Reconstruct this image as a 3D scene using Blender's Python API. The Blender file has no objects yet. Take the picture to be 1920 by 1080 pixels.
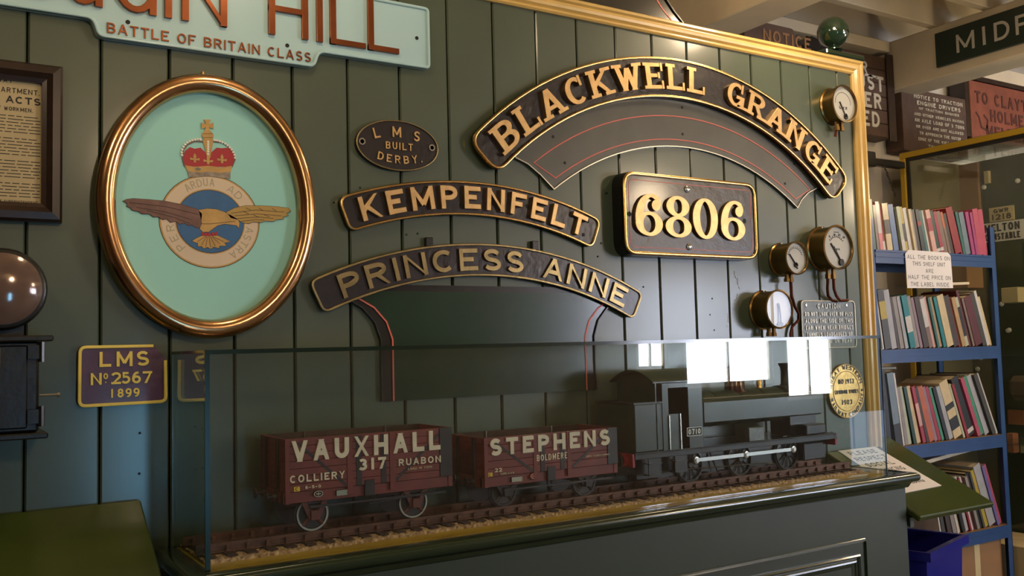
import bpy, bmesh, math, random
from mathutils import Vector, Matrix
random.seed(7)
PI = math.pi
H = 1.5                     # the camera height; every builder below takes z measured from that level
S = bpy.context.scene

# ---------------------------------------------------------------- camera
FPX, YAW, PITCH, ROLL = 1759.65, 0.558403, 0.0648282, -0.0255758
CAM = Vector((-0.192335, -2.431265, 0.0))
cy, sy, cp_, sp_ = math.cos(YAW), math.sin(YAW), math.cos(PITCH), math.sin(PITCH)
FW = Vector((sy*cp_, cy*cp_, sp_)); R0 = Vector((cy, -sy, 0)); U0 = R0.cross(FW)
RT = R0*math.cos(ROLL) + U0*math.sin(ROLL); UP = U0*math.cos(ROLL) - R0*math.sin(ROLL)
cam = bpy.data.objects.new('camera', bpy.data.cameras.new('camera'))
S.collection.objects.link(cam)
cam.matrix_world = Matrix.Translation(CAM + Vector((0, 0, H))) @ Matrix((RT, UP, -FW)).transposed().to_4x4()
cam.data.sensor_width = 36; cam.data.lens = FPX/1920*36; cam.data.clip_start = 0.02
S.camera = cam

# ---------------------------------------------------------------- world, lights, exposure
S.view_settings.view_transform = 'Standard'; S.view_settings.look = 'None'
S.view_settings.gamma = 1; S.view_settings.use_curve_mapping = False
S.view_settings.exposure = 0.0
w = bpy.data.worlds.new('World'); S.world = w; w.use_nodes = True
w.node_tree.nodes['Background'].inputs[0].default_value = (0.75, 0.87, 1, 1)
w.node_tree.nodes['Background'].inputs[1].default_value = 6.0
WINDOW_POWER = 26.0
def area(name, loc, rot, size, power, col, sy=None):
    l = bpy.data.lights.new(name, 'AREA'); l.energy = power; l.color = col; l.size = size
    if sy: l.shape = 'RECTANGLE'; l.size_y = sy
    o = bpy.data.objects.new(name, l); S.collection.objects.link(o)
    o.location = (loc[0], loc[1], loc[2]+H); o.rotation_euler = rot
    return o
WARM = (1.0, 0.76, 0.49)
def point(name, loc, power, r=.05, col=WARM):
    l = bpy.data.lights.new(name, 'POINT'); l.energy = power; l.color = col; l.shadow_soft_size = r
    o = bpy.data.objects.new(name, l); S.collection.objects.link(o); o.location = (loc[0], loc[1], loc[2]+H)
    return o
point('lamp_or_fill', (2.5, -.42, 1.31), 15, .08)
point('lamp_or_fill', (5.2, -4.0, 1.30), 110, .15)  # added fill, warms the ceiling that the middle planks mirror
point('lamp_or_fill', (0.6, -.60, 1.33), 8, .08)
point('lamp_or_fill', (0.9, -3.7, 1.25), 56, .15)  # general fill added behind the viewer
point('lamp_or_fill', (-.75, -1.2, 1.25), 16, .06)  # fill added past the left edge to lift the wagon sides
point('lamp_or_fill', (4.4, -.9, .80), 30, .10)  # added out of frame to lighten the dark joists
point('lamp_or_fill', (5.5, -1.2, .55), 34, .10)  # extra light added off to the right, reaches shelves and ceiling from below

# ---------------------------------------------------------------- helpers
def ray(px, py): return RT*((px-960)/FPX) - UP*((py-540)/FPX) + FW
def onY(Y, px, py):
    d = ray(px, py); t = (Y-CAM.y)/d.y; return (CAM.x+t*d.x, t*d.z)
def onX(X, px, py):
    d = ray(px, py); t = (X-CAM.x)/d.x; return (CAM.y+t*d.y, t*d.z)

class MB:
    def __init__(s): s.v = []; s.f = []; s.mi = []; s.m = 0
    def add(s, vs, fs):
        b = len(s.v); s.v += [tuple(v) for v in vs]
        for f in fs: s.f.append([b+i for i in f]); s.mi.append(s.m)
    def box(s, x0, x1, y0, y1, z0, z1, bev=0):
        if bev <= 0:
            vs = [(x, y, z) for x in (x0, x1) for y in (y0, y1) for z in (z0, z1)]
            s.add(vs, [(0,1,3,2),(4,6,7,5),(0,4,5,1),(2,3,7,6),(0,2,6,4),(1,5,7,3)])
            return
        b = bev; P = {}; vs = []
        for xi, x in enumerate((x0, x1)):
            for yi, y in enumerate((y0, y1)):
                for zi, z in enumerate((z0, z1)):
                    ix = x+b if xi == 0 else x-b; iy = y+b if yi == 0 else y-b; iz = z+b if zi == 0 else z-b
                    for a, p in (('x', (x, iy, iz)), ('y', (ix, y, iz)), ('z', (ix, iy, z))):
                        P[xi, yi, zi, a] = len(vs); vs.append(p)
        g = lambda x, y, z, a: P[x, y, z, a]
        F = []
        for i in (0, 1):
            F += [[g(i,0,0,'x'), g(i,1,0,'x'), g(i,1,1,'x'), g(i,0,1,'x')], [g(0,i,0,'y'), g(1,i,0,'y'), g(1,i,1,'y'), g(0,i,1,'y')],
                  [g(0,0,i,'z'), g(1,0,i,'z'), g(1,1,i,'z'), g(0,1,i,'z')]]
            for j in (0, 1):
                F += [[g(i,j,0,'x'), g(i,j,1,'x'), g(i,j,1,'y'), g(i,j,0,'y')], [g(i,0,j,'x'), g(i,1,j,'x'), g(i,1,j,'z'), g(i,0,j,'z')],
                      [g(0,i,j,'y'), g(1,i,j,'y'), g(1,i,j,'z'), g(0,i,j,'z')]]
                for k in (0, 1): F.append([g(i,j,k,'x'), g(i,j,k,'y'), g(i,j,k,'z')])
        s.add(vs, F)
    def hexa(s, p): s.add(p, [(0,1,2,3),(7,6,5,4),(0,4,5,1),(1,5,6,2),(2,6,7,3),(3,7,4,0)])   # two quads, same order
    def tube(s, pts, r, n=10, caps=True, closed=False):
        pts = [Vector(p) for p in pts]; rings = []; N = len(pts); ref = None
        for i, p in enumerate(pts):
            if closed: t = pts[(i+1) % N]-pts[i-1]
            else: t = pts[min(i+1, N-1)]-pts[max(i-1, 0)]
            t.normalize()
            if ref is None: ref = t.orthogonal().normalized()
            ref = (ref - t*ref.dot(t)).normalized(); b = t.cross(ref)
            rr = r[i] if isinstance(r, (list, tuple)) else r
            rings.append([p + ref*math.cos(2*PI*k/n)*rr + b*math.sin(2*PI*k/n)*rr for k in range(n)])
        vs = [q for g in rings for q in g]; fs = []
        for i in range(N if closed else N-1):
            for k in range(n):
                fs.append([i*n+k, i*n+(k+1) % n, ((i+1) % N)*n+(k+1) % n, ((i+1) % N)*n+k])
        if caps and not closed: fs += [list(range(n)), [(N-1)*n+k for k in range(n)]]
        s.add(vs, fs)
    def lathe(s, o, ax, prof, n=32):        # prof [(radius, height along ax)]
        o = Vector(o); ax = Vector(ax).normalized(); u = ax.orthogonal().normalized(); v = ax.cross(u)
        vs = []; fs = []; m = len(prof)
        for r, h in prof:
            for k in range(n):
                a = 2*PI*k/n; vs.append(o+ax*h+u*r*math.cos(a)+v*r*math.sin(a))
        for i in range(m-1):
            for k in range(n): fs.append([i*n+k, i*n+(k+1) % n, (i+1)*n+(k+1) % n, (i+1)*n+k])
        if prof[0][0] > 1e-6: fs.append(list(range(n)))
        if prof[-1][0] > 1e-6: fs.append([(m-1)*n+k for k in range(n)])
        s.add(vs, fs)
    def prism(s, P, pts, d0, d1):           # polygon extruded from depth d0 to d1 out of the surface P
        n = len(pts)
        s.add([P(x, y, d0) for x, y in pts]+[P(x, y, d1) for x, y in pts],
              [list(range(n)), [n+i for i in range(n)]]+[[i, (i+1) % n, n+(i+1) % n, n+i] for i in range(n)])
    def rim(s, P, pts, prof, closed=True):  # prof [(inset, depth)] swept round the outline
        n = len(pts); rings = [offset(pts, o, closed) for o, d in prof]; m = len(prof)
        vs = [P(rings[j][i][0], rings[j][i][1], prof[j][1]) for j in range(m) for i in range(n)]; fs = []
        for j in range(m-1):
            for i in range(n if closed else n-1):
                fs.append([j*n+i, j*n+(i+1) % n, (j+1)*n+(i+1) % n, (j+1)*n+i])
        s.add(vs, fs)

def offset(pts, o, closed=True):
    n = len(pts)
    a = sum(pts[i][0]*pts[(i+1) % n][1]-pts[(i+1) % n][0]*pts[i][1] for i in range(n)) if closed else 1
    sg = 1 if a > 0 else -1; out = []
    for i, p in enumerate(pts):
        q0 = pts[i-1] if (closed or i > 0) else None; q1 = pts[(i+1) % n] if (closed or i < n-1) else None
        ns = []
        if q0 is not None:
            l = math.hypot(p[0]-q0[0], p[1]-q0[1]) or 1e-9; ns.append((-(p[1]-q0[1])/l, (p[0]-q0[0])/l))
        if q1 is not None:
            l = math.hypot(q1[0]-p[0], q1[1]-p[1]) or 1e-9; ns.append((-(q1[1]-p[1])/l, (q1[0]-p[0])/l))
        nx = sum(k[0] for k in ns)/len(ns); ny = sum(k[1] for k in ns)/len(ns); L2 = max(nx*nx+ny*ny, .25)
        out.append((p[0]+nx/L2*o*sg, p[1]+ny/L2*o*sg))
    return out

MAT = {}
def clean(s): return s
def obj(name, mb, mats, parent=None, label=None, cat=None, group=None, kind=None, smooth=False, bev=0, origin=None):
    if not isinstance(mats, (list, tuple)): mats = [mats]
    pw = Vector((0, 0, 0)); p = parent
    while p is not None: pw += p.location; p = p.parent
    vs = [Vector(v)+Vector((0, 0, H)) for v in mb.v]
    if parent is None and origin is None:
        lo = [min(v[i] for v in vs) for i in range(3)]; hi = [max(v[i] for v in vs) for i in range(3)]
        pw = Vector(((lo[0]+hi[0])/2, (lo[1]+hi[1])/2, lo[2]))
    me = bpy.data.meshes.new(name); me.from_pydata([v-pw for v in vs], [], mb.f); me.update()
    for m in mats: me.materials.append(MAT[m])
    for pl, i in zip(me.polygons, mb.mi): pl.material_index = i
    b = bmesh.new(); b.from_mesh(me); bmesh.ops.remove_doubles(b, verts=b.verts, dist=1e-6)
    bmesh.ops.recalc_face_normals(b, faces=b.faces)
    if bev: bmesh.ops.bevel(b, geom=[e for e in b.edges if len(e.link_faces) == 2 and e.calc_face_angle(0) > .6], offset=bev, segments=1, affect='EDGES', clamp_overlap=True)
    b.to_mesh(me); b.free()
    if smooth:
        for pl in me.polygons: pl.use_smooth = True
        me.set_sharp_from_angle(angle=math.radians(38))
    o = bpy.data.objects.new(name, me); S.collection.objects.link(o)
    if parent: o.parent = parent
    else: o.location = pw
    tag(o, label, cat, group, kind)
    return o
def tag(o, label=None, cat=None, group=None, kind=None):
    for k, v in (('label', label), ('category', cat), ('group', group), ('kind', kind)):
        if v: o[k] = v
    return o
def thing(name, label, cat, loc, group=None, kind=None):
    o = bpy.data.objects.new(name, None); S.collection.objects.link(o); o.location = (loc[0], loc[1], loc[2]+H)
    o.empty_display_size = .05
    return tag(o, label, cat, group, kind)

def srgb(h):
    if isinstance(h, str): h = tuple(int(h[i:i+2], 16) for i in (0, 2, 4))
    return tuple((c/255/12.92 if c/255 <= .04045 else ((c/255+.055)/1.055)**2.4) for c in h)+(1,)
def mat(name, col, rough=.5, metal=0, coat=0, bump=0, bscale=60, var=0, vscale=6, emit=0, col2=None, spec=.5, coatr=.1):
    m = bpy.data.materials.new(name); m.use_nodes = True; nt = m.node_tree; N = nt.nodes; L = nt.links
    p = N['Principled BSDF']; c = srgb(col)
    p.inputs['Base Color'].default_value = c; p.inputs['Roughness'].default_value = rough; p.inputs['Metallic'].default_value = metal
    p.inputs['Coat Weight'].default_value = coat; p.inputs['Coat Roughness'].default_value = coatr
    p.inputs['Specular IOR Level'].default_value = spec
    tc = N.new('ShaderNodeTexCoord')
    if var or col2:
        n = N.new('ShaderNodeTexNoise'); n.inputs['Scale'].default_value = vscale; n.inputs['Detail'].default_value = 6
        L.new(tc.outputs['Object'], n.inputs['Vector'])
        r = N.new('ShaderNodeValToRGB'); r.color_ramp.elements[0].position = .35; r.color_ramp.elements[1].position = .65
        a = c if col2 else tuple(x*(1-var) for x in c[:3])+(1,)
        b = srgb(col2) if col2 else tuple(min(1, x*(1+var)) for x in c[:3])+(1,)
        r.color_ramp.elements[0].color = a; r.color_ramp.elements[1].color = b
        L.new(n.outputs['Fac'], r.inputs['Fac']); L.new(r.outputs['Color'], p.inputs['Base Color'])
    if bump:
        n = N.new('ShaderNodeTexNoise'); n.inputs['Scale'].default_value = bscale; n.inputs['Detail'].default_value = 4
        L.new(tc.outputs['Object'], n.inputs['Vector'])
        bp = N.new('ShaderNodeBump'); bp.inputs['Strength'].default_value = bump; bp.inputs['Distance'].default_value = .004
        L.new(n.outputs['Fac'], bp.inputs['Height']); L.new(bp.outputs['Normal'], p.inputs['Normal'])
    if emit: p.inputs['Emission Color'].default_value = c; p.inputs['Emission Strength'].default_value = emit
    MAT[name] = m; return m
def glassmat(name, tint, f0=.05, dust=.0):
    m = bpy.data.materials.new(name); m.use_nodes = True; nt = m.node_tree; N = nt.nodes; L = nt.links
    N.remove(N['Principled BSDF']); out = N['Material Output']
    tr = N.new('ShaderNodeBsdfTransparent'); tr.inputs[0].default_value = tint
    gl = N.new('ShaderNodeBsdfGlossy'); gl.inputs['Roughness'].default_value = .0
    g = N.new('ShaderNodeNewGeometry'); d = N.new('ShaderNodeVectorMath'); d.operation = 'DOT_PRODUCT'
    L.new(g.outputs['Incoming'], d.inputs[0]); L.new(g.outputs['Normal'], d.inputs[1])
    def mth(op, a, b=None):
        n = N.new('ShaderNodeMath'); n.operation = op
        for i, q in enumerate((a, b)):
            if q is None: continue
            if isinstance(q, (int, float)): n.inputs[i].default_value = q
            else: L.new(q, n.inputs[i])
        return n.outputs[0]
    a = mth('ABSOLUTE', d.outputs['Value']); k = mth('POWER', mth('SUBTRACT', 1, a), 5)
    F = mth('ADD', mth('MULTIPLY', k, 1-f0), f0)
    mx = N.new('ShaderNodeMixShader'); L.new(F, mx.inputs[0]); L.new(tr.outputs[0], mx.inputs[1]); L.new(gl.outputs[0], mx.inputs[2])
    last = mx
    if dust:
        df = N.new('ShaderNodeBsdfDiffuse'); df.inputs[0].default_value = (.8, .8, .78, 1)
        m2 = N.new('ShaderNodeMixShader'); m2.inputs[0].default_value = dust
        L.new(mx.outputs[0], m2.inputs[1]); L.new(df.outputs[0], m2.inputs[2]); last = m2
    L.new(last.outputs[0], out.inputs['Surface']); MAT[name] = m

mat('plank_paint', (72, 84, 66), .42, coat=.5, coatr=.16, bump=.10, bscale=14, var=.07, vscale=3)
mat('trim_yellow', (218, 182, 106), .32, coat=.3, var=.06, vscale=9)
mat('brass', (208, 168, 104), .24, metal=1, var=.12, vscale=18, bump=.1, bscale=50)
mat('brass_soft', (196, 162, 112), .42, metal=1, var=.10, vscale=40, bump=.12, bscale=90)
mat('brass_dull', (150, 132, 92), .34, metal=1, var=.15, vscale=25, bump=.15, bscale=80)
mat('gun_brass', (146, 118, 74), .28, metal=1, var=.15, vscale=20)
mat('plate_black', (36, 29, 31), .32, coat=.2, bump=.35, bscale=45, var=.12, vscale=20)
mat('copper_paint', (150, 86, 52), .28, metal=.75, var=.12, vscale=15)
mat('copper_tube', (200, 156, 114), .19, metal=1, var=.22, vscale=9)
mat('pale_blue', (178, 212, 214), .3, coat=.3, bump=.05)
mat('crest_ground', (160, 222, 210), .6)
mat('sheet_dark', (72, 72, 64), .36, coat=.15, var=.14, vscale=6, bump=.06, bscale=8)
mat('sheet_green', (26, 56, 40), .22, coat=.4, var=.1, vscale=5)
mat('sheet_border', (30, 30, 28), .25, coat=.4)
mat('line_red', (214, 104, 88), .45)
mat('steel_light', (190, 186, 176), .25, metal=.9)
mat('screw', (176, 176, 170), .28, metal=.9)
mat('hole', (8, 8, 8), .7)
mat('purple', (88, 58, 86), .4, coat=.08, bump=.5, bscale=30, var=.15, vscale=20)
mat('yellow_letter', (250, 224, 108), .45)
mat('dial', (206, 204, 192), .5, var=.05)
mat('ink', (26, 24, 24), .6)
mat('needle', (40, 34, 32), .4, metal=.6)
mat('pipe_copper', (112, 58, 44), .35, metal=.8)
mat('caution_plate', (96, 98, 94), .38, metal=.35, var=.15, vscale=30, bump=.3, bscale=60)
mat('caution_raise', (176, 172, 156), .35, metal=.5)
mat('wood_frame', (46, 32, 26), .3, coat=.2, var=.25, vscale=20)
mat('old_paper', (188, 170, 128), .7, var=.06, vscale=4)
mat('lamp_black', (20, 19, 17), .35, coat=.2, bump=.2)
mat('lens', (112, 92, 84), .12, metal=.3, coat=.6, var=.25, vscale=8)
mat('cabinet_green', (30, 48, 28), .5, coat=1, coatr=.13, bump=.10, bscale=7, var=.1, vscale=4)
mat('moulding_green', (34, 50, 30), .2, coat=.6, coatr=.08, bump=.05, bscale=12)
mat('base_varnish', (186, 152, 30), .5, coat=.08, var=.2, vscale=6)
mat('ballast', (150, 116, 84), .9, col2=(206, 174, 134), vscale=90, bump=1, bscale=160)
mat('rail_rust', (98, 62, 44), .5, metal=.3, var=.3, vscale=30)
mat('sleeper', (66, 42, 30), .75, var=.3, vscale=30)
mat('wagon_red', (116, 46, 40), .5, var=.16, vscale=14, bump=.1, coat=.08)
mat('wagon_iron', (40, 32, 32), .45, var=.3, vscale=20)
mat('wagon_inside', (70, 52, 44), .8, var=.2, vscale=20)
mat('wagon_white', (226, 214, 192), .6, var=.08, vscale=40)
mat('wagon_yellow', (226, 190, 50), .5)
mat('wheel_grey', (176, 170, 158), .4, metal=.4)
mat('wheel_red', (98, 46, 38), .5)
mat('loco_green', (44, 58, 46), .3, coat=.35, var=.1, vscale=9)
mat('loco_black', (24, 25, 26), .35, coat=.25, var=.2, vscale=14)
mat('buffer_red', (150, 30, 30), .35, coat=.2)
mat('rod_steel', (206, 206, 202), .3, metal=.6)
mat('dome', (70, 34, 30), .2, metal=.4, coat=.5)
mat('white_wall', (206, 198, 184), .8, var=.05, vscale=3, bump=.3, bscale=9)
mat('white_beam', (220, 206, 178), .6, var=.06, vscale=5, bump=.15, bscale=16)
mat('board_brown', (84, 62, 50), .55, var=.2, vscale=16, bump=.3, bscale=30)
mat('sign_letter', (206, 200, 186), .6)
mat('sign_red', (134, 72, 50), .6, var=.15, vscale=14, bump=.3)
mat('sign_red_dark', (84, 42, 30), .6)
mat('sign_green', (34, 50, 40), .35, var=.08)
mat('cab_yellow', (208, 168, 40), .4)
mat('cab_panel', (44, 58, 30), .6, var=.2, vscale=4)
mat('cab_inside', (122, 112, 84), .7, var=.15, vscale=5)
mat('shelf_blue', (38, 72, 126), .38, coat=.2, var=.07, vscale=12)
mat('paper_white', (236, 230, 228), .7)
mat('bin_blue', (34, 36, 138), .3, coat=.2)
mat('card', (150, 112, 76), .8, var=.08)
mat('card_pale', (206, 186, 142), .8, var=.05)
mat('card_orange', (186, 116, 74), .7, var=.08)
mat('carpet', (112, 108, 102), .95, var=.25, vscale=8)
mat('desk_green', (62, 74, 30), .25, coat=.4, coatr=.15, var=.12, vscale=5)
mat('finial_green', (28, 48, 34), .12, coat=.8)
mat('glass_edge', (12, 40, 32), .15, coat=.6)
mat('pages', (222, 208, 180), .85)
mat('room_dark', (120, 100, 80), .7, var=.2)
mat('room_red', (140, 26, 26), .5)
mat('pane_light', (220, 228, 250), .5, emit=WINDOW_POWER)
mat('added_glow', (190, 215, 250), .5, emit=2.2)  # glow of the low panel added behind the viewer
mat('door_light', (120, 190, 235), .5, emit=17)
mat('c_gold', (196, 156, 88), .5, var=.12, vscale=30)
mat('c_brown', (118, 84, 72), .5, var=.18, vscale=30)
mat('c_wing', (184, 150, 76), .5)
mat('c_line', (44, 32, 28), .6)
mat('c_red', (172, 32, 40), .45)
mat('c_cream', (220, 200, 170), .5, var=.04)
mat('c_blue', (44, 100, 148), .45, var=.08, vscale=20)
mat('c_letter', (176, 166, 132), .5)
mat('c_pearl', (236, 232, 220), .4)
mat('c_grey', (150, 136, 120), .5, var=.3, vscale=60)
glassmat('case_glass', (.95, .98, .965, 1), .05, .005)
glassmat('end_glass', (.88, .94, .92, 1), .13, .005)
glassmat('gauge_glass', (.97, .97, .97, 1), .012)
glassmat('cabinet_glass', (.93, .96, .92, 1), .06, .01)

# ------------------------------------------------ stroke lettering
def A(cx, cy_, rx, ry, a0, a1, n=12):
    return [(cx+rx*math.cos(math.radians(a0+(a1-a0)*i/n)), cy_+ry*math.sin(math.radians(a0+(a1-a0)*i/n))) for i in range(n+1)]
G = {
 'A': (.85, [[(0,0),(.47,1)], [(1,0),(.53,1)], [(.2,.3),(.8,.3)]]),
 'B': (.75, [[(0,0),(0,1)], [(0,1),(.5,1)]+A(.5,.76,.44,.24,90,-90,8)+[(0,.52)], [(0,.52),(.55,.52)]+A(.55,.26,.45,.26,90,-90,8)+[(0,0)]]),
 'C': (.8, [A(.52,.5,.52,.5,48,312,16)]),
 'D': (.8, [[(0,0),(0,1)], [(0,1),(.4,1)]+A(.4,.5,.6,.5,90,-90,12)+[(0,0)]]),
 'E': (.68, [[(0,0),(0,1)], [(0,1),(1,1)], [(0,.52),(.85,.52)], [(0,0),(1,0)]]),
 'F': (.66, [[(0,0),(0,1)], [(0,1),(1,1)], [(0,.5),(.85,.5)]]),
 'G': (.82, [A(.52,.5,.52,.5,50,325,16), [(1,0),(1,.42)], [(.55,.42),(1,.42)]]),
 'H': (.8, [[(0,0),(0,1)], [(1,0),(1,1)], [(0,.5),(1,.5)]]),
 'I': (.0, [[(.5,0),(.5,1)]]),
 'J': (.55, [[(1,1),(1,.3)]+A(.5,.3,.5,.3,0,-170,8)]),
 'K': (.8, [[(0,0),(0,1)], [(0,.35),(1,1)], [(.32,.55),(1,0)]]),
 'L': (.64, [[(0,0),(0,1)], [(0,0),(1,0)]]),
 'M': (1.0, [[(0,0),(0,1)], [(0,1),(.5,.15)], [(.5,.15),(1,1)], [(1,1),(1,0)]]),
 'N': (.82, [[(0,0),(0,1)], [(0,1),(1,0)], [(1,0),(1,1)]]),
 'O': (.84, [A(.5,.5,.5,.5,0,360,24)]),
 'P': (.7, [[(0,0),(0,1)], [(0,1),(.5,1)]+A(.5,.73,.5,.27,90,-90,8)+[(0,.46)]]),
 'Q': (.84, [A(.5,.5,.5,.5,0,360,24), [(.6,.3),(1,0)]]),
 'R': (.76, [[(0,0),(0,1)], [(0,1),(.5,1)]+A(.5,.75,.47,.25,90,-90,8)+[(0,.5)], [(.5,.5),(1,0)]]),
 'S': (.68, [A(.5,.75,.46,.25,25,270,10)+A(.5,.25,.5,.25,90,-150,10)[1:]]),
 'T': (.74, [[(0,1),(1,1)], [(.5,0),(.5,1)]]),
 'U': (.76, [[(0,1),(0,.36)]+A(.5,.36,.5,.36,180,360,12)+[(1,1)]]),
 'V': (.84, [[(0,1),(.47,0)], [(1,1),(.53,0)]]),
 'W': (1.15, [[(0,1),(.27,0)], [(.27,0),(.5,.9)], [(.5,.9),(.73,0)], [(.73,0),(1,1)]]),
 'X': (.8, [[(0,0),(1,1)], [(0,1),(1,0)]]),
 'Y': (.8, [[(0,1),(.5,.48)], [(1,1),(.5,.48)], [(.5,.5),(.5,0)]]),
 'Z': (.74, [[(0,1),(1,1)], [(1,1),(0,0)], [(0,0),(1,0)]]),
 '0': (.66, [A(.5,.5,.5,.5,0,360,24)]),
 '1': (.2, [[(.5,0),(.5,1)]]),
 '2': (.66, [A(.5,.72,.5,.28,165,-35,10)+[(0,0)], [(0,0),(1,0)]]),
 '3': (.64, [A(.45,.76,.48,.24,150,-90,10), A(.45,.27,.55,.27,90,-150,10)]),
 '4': (.7, [[(.75,0),(.75,1)], [(.75,1),(0,.3)], [(0,.3),(1,.3)]]),
 '5': (.64, [[(.9,1),(.15,1),(.08,.55)]+A(.45,.32,.55,.32,125,-150,12)]),
 '6': (.66, [A(.5,.3,.5,.3,0,360,20), [(0,.3)]+A(.62,.36,.62,.64,170,72,8)]),
 '7': (.62, [[(0,1),(1,1)], [(1,1),(.35,0)]]),
 '8': (.64, [A(.5,.76,.42,.24,0,360,18), A(.5,.27,.5,.27,0,360,18)]),
 '9': (.66, [A(.5,.7,.5,.3,0,360,20), [(1,.7)]+A(.38,.64,.62,.64,-10,-108,8)]),
 '.': (.0, [[(.5,0),(.5,.08)]]), ',': (.0, [[(.5,-.08),(.5,.1)]]), '-': (.35, [[(0,.42),(1,.42)]]), ':': (.0, [[(.5,0),(.5,.1)], [(.5,.4),(.5,.5)]]),
 '/': (.5, [[(0,0),(1,1)]]), "'": (.0, [[(.5,.8),(.5,1)]]),
}
def strip(mb, T, pts, wx, wy, d0, d1, bev, clampy, ext=(True, True)):
    closed = len(pts) > 3 and math.hypot(pts[0][0]-pts[-1][0], pts[0][1]-pts[-1][1]) < 1e-6
    if closed: pts = pts[:-1]
    pts = [p for i, p in enumerate(pts) if i == 0 or math.hypot(p[0]-pts[i-1][0], p[1]-pts[i-1][1]) > 1e-6]
    if not closed:
        for e, (i, j) in enumerate(((0, 1), (-1, -2))):
            if ext[e]:
                dx, dy = pts[i][0]-pts[j][0], pts[i][1]-pts[j][1]; l = math.hypot(dx, dy) or 1
                k = 1.6*(wx if abs(dx) > abs(dy) else wy)/2 if abs(dx) <= abs(dy) else wx/2
                if abs(dy) > abs(dx)*.3: k = max(wx, wy)*.9
                pts[i] = (pts[i][0]+dx/l*k, pts[i][1]+dy/l*k)
    n = len(pts); nr = []
    for i in range(n):
        ns = []
        if closed or i > 0:
            a, b = pts[i-1], pts[i]; l = math.hypot(b[0]-a[0], b[1]-a[1]) or 1e-9; ns.append((-(b[1]-a[1])/l, (b[0]-a[0])/l))
        if closed or i < n-1:
            a, b = pts[i], pts[(i+1) % n]; l = math.hypot(b[0]-a[0], b[1]-a[1]) or 1e-9; ns.append((-(b[1]-a[1])/l, (b[0]-a[0])/l))
        x = sum(q[0] for q in ns)/len(ns); y = sum(q[1] for q in ns)/len(ns); L = max(x*x+y*y, .45); nr.append((x/L, y/L))
    prof = [(1, d0), (1, d1-bev*.7), (1-bev*2/max(wx, .0001), d1), (-1+bev*2/max(wx, .0001), d1), (-1, d1-bev*.7), (-1, d0)] if bev else [(1, d0), (1, d1), (-1, d1), (-1, d0)]
    m = len(prof); vs = []
    for i in range(n):
        for s_, d in prof:
            x = pts[i][0]+nr[i][0]*wx/2*s_; y = pts[i][1]+nr[i][1]*wy/2*s_
            if clampy and not closed and i in (0, n-1):
                e = (pts[1] if i == 0 else pts[n-2]); ddx, ddy = pts[i][0]-e[0], pts[i][1]-e[1]
                lim = clampy[0] if y < clampy[0] or (y < (clampy[0]+clampy[1])*.2 and ddy < 0) else clampy[1] if y > clampy[1] or (y > clampy[1]*.8 and ddy > 0) else None
                if lim is not None and ext[0 if i == 0 else 1] and abs(ddy) > abs(ddx)*.35: x -= ddx/ddy*(y-lim); y = lim
            if clampy: y = min(max(y, clampy[0]), clampy[1]); x = min(max(x, 0), clampy[2])
            vs.append(T(x, y, d))
    fs = []
    for i in range(n if closed else n-1):
        for k in range(m-1): fs.append([i*m+k, i*m+k+1, ((i+1) % n)*m+k+1, ((i+1) % n)*m+k])
    if not closed: fs += [list(range(m)), [(n-1)*m+k for k in range(m)]]
    mb.add(vs, fs)
def glyph(mb, T, ch, h, wd, wt, d0, d1, serif=False, wy=None, bev=0):
    """one letter with its lower left corner at 0,0, height h, total width wd"""
    wy = wy or wt; sc = 0
    for si, st in enumerate(G[ch][1]):
        d1 = d1-(min(.00016, (d1-d0)*.06) if si else 0)
        pts = [(wt/2+x*(wd-wt), wy/2+y*(h-wy)) for x, y in st]
        def isend(q, r):
            dx, dy = abs(q[0]-r[0]), abs(q[1]-r[1])
            return (q[1] in (0, 1) and dy > dx*.4) or (q[0] in (0, 1) and dx > dy*2 and len(st) == 2)
        e = (isend(st[0], st[1]) and True, isend(st[-1], st[-2]) and True)
        pp = list(pts)
        strip(mb, T, pp, wt, wy, d0, d1, bev, (0, h, wd) if ch not in ',' else None, e)
        if serif:
            for q, r in ((st[0], st[1]), (st[-1], st[-2])):
                dx, dy = abs(q[0]-r[0]), abs(q[1]-r[1])
                if q[1] in (0, 1) and dy > dx*.5 and not (ch in 'A' and q[1] == 1) and not (ch in 'VW' and q[1] == 0) and not (ch == 'N' and q == (1, 0)) and not (ch == 'M' and q == (.5, .15)):
                    cx = wt/2+q[0]*(wd-wt); w2 = wt*.95; y0 = 0 if q[1] == 0 else h-wy*.8
                    sc += 1; strip(mb, T, [(cx-w2, y0+wy*.4), (cx+w2, y0+wy*.4)], wt, wy*.8, d0, d1+.0001+.00006*sc, 0, None, (False, False))
                if dx > dy*2 and q[0] in (1, .85) and ch in 'EFLTZ' and len(st) == 2:
                    cx = wd-wt*.2 if q[0] == 1 else wt/2+.85*(wd-wt); s_ = 1 if q[1] == 0 else -1
                    yy = wy/2+q[1]*(h-wy); k = h*.24 if q[0] == 1 else h*.11
                    strip(mb, T, [(cx, yy-(k if s_ < 0 or q[0] != 1 else wy/2)), (cx, yy+(k if s_ > 0 or q[0] != 1 else wy/2))], wt*.4, wy, d0, d1+.0011, 0, None, (False, False))
                if ch == 'T' and dx > dy*2 and q[0] == 0:
                    strip(mb, T, [(wt*.2, h-h*.26), (wt*.2, h)], wt*.4, wy, d0, d1+.0011, 0, None, (False, False))
                if ch in 'CG' and q[1] > .6:
                    cx = wt/2+q[0]*(wd-wt)+wt*.15; strip(mb, T, [(cx, h*.62), (cx, h)], wt*.45, wy, d0, d1+.0011, 0, None, (False, False))
def widths(s, h, wt, ratio, sp, space):
    out = []; x = 0
    for ch in s:
        if ch == ' ': x += space; continue
        wd = wt+G[ch][0]*h*ratio; out.append((ch, x, wd)); x += wd+sp
    return out, x-sp
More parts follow.
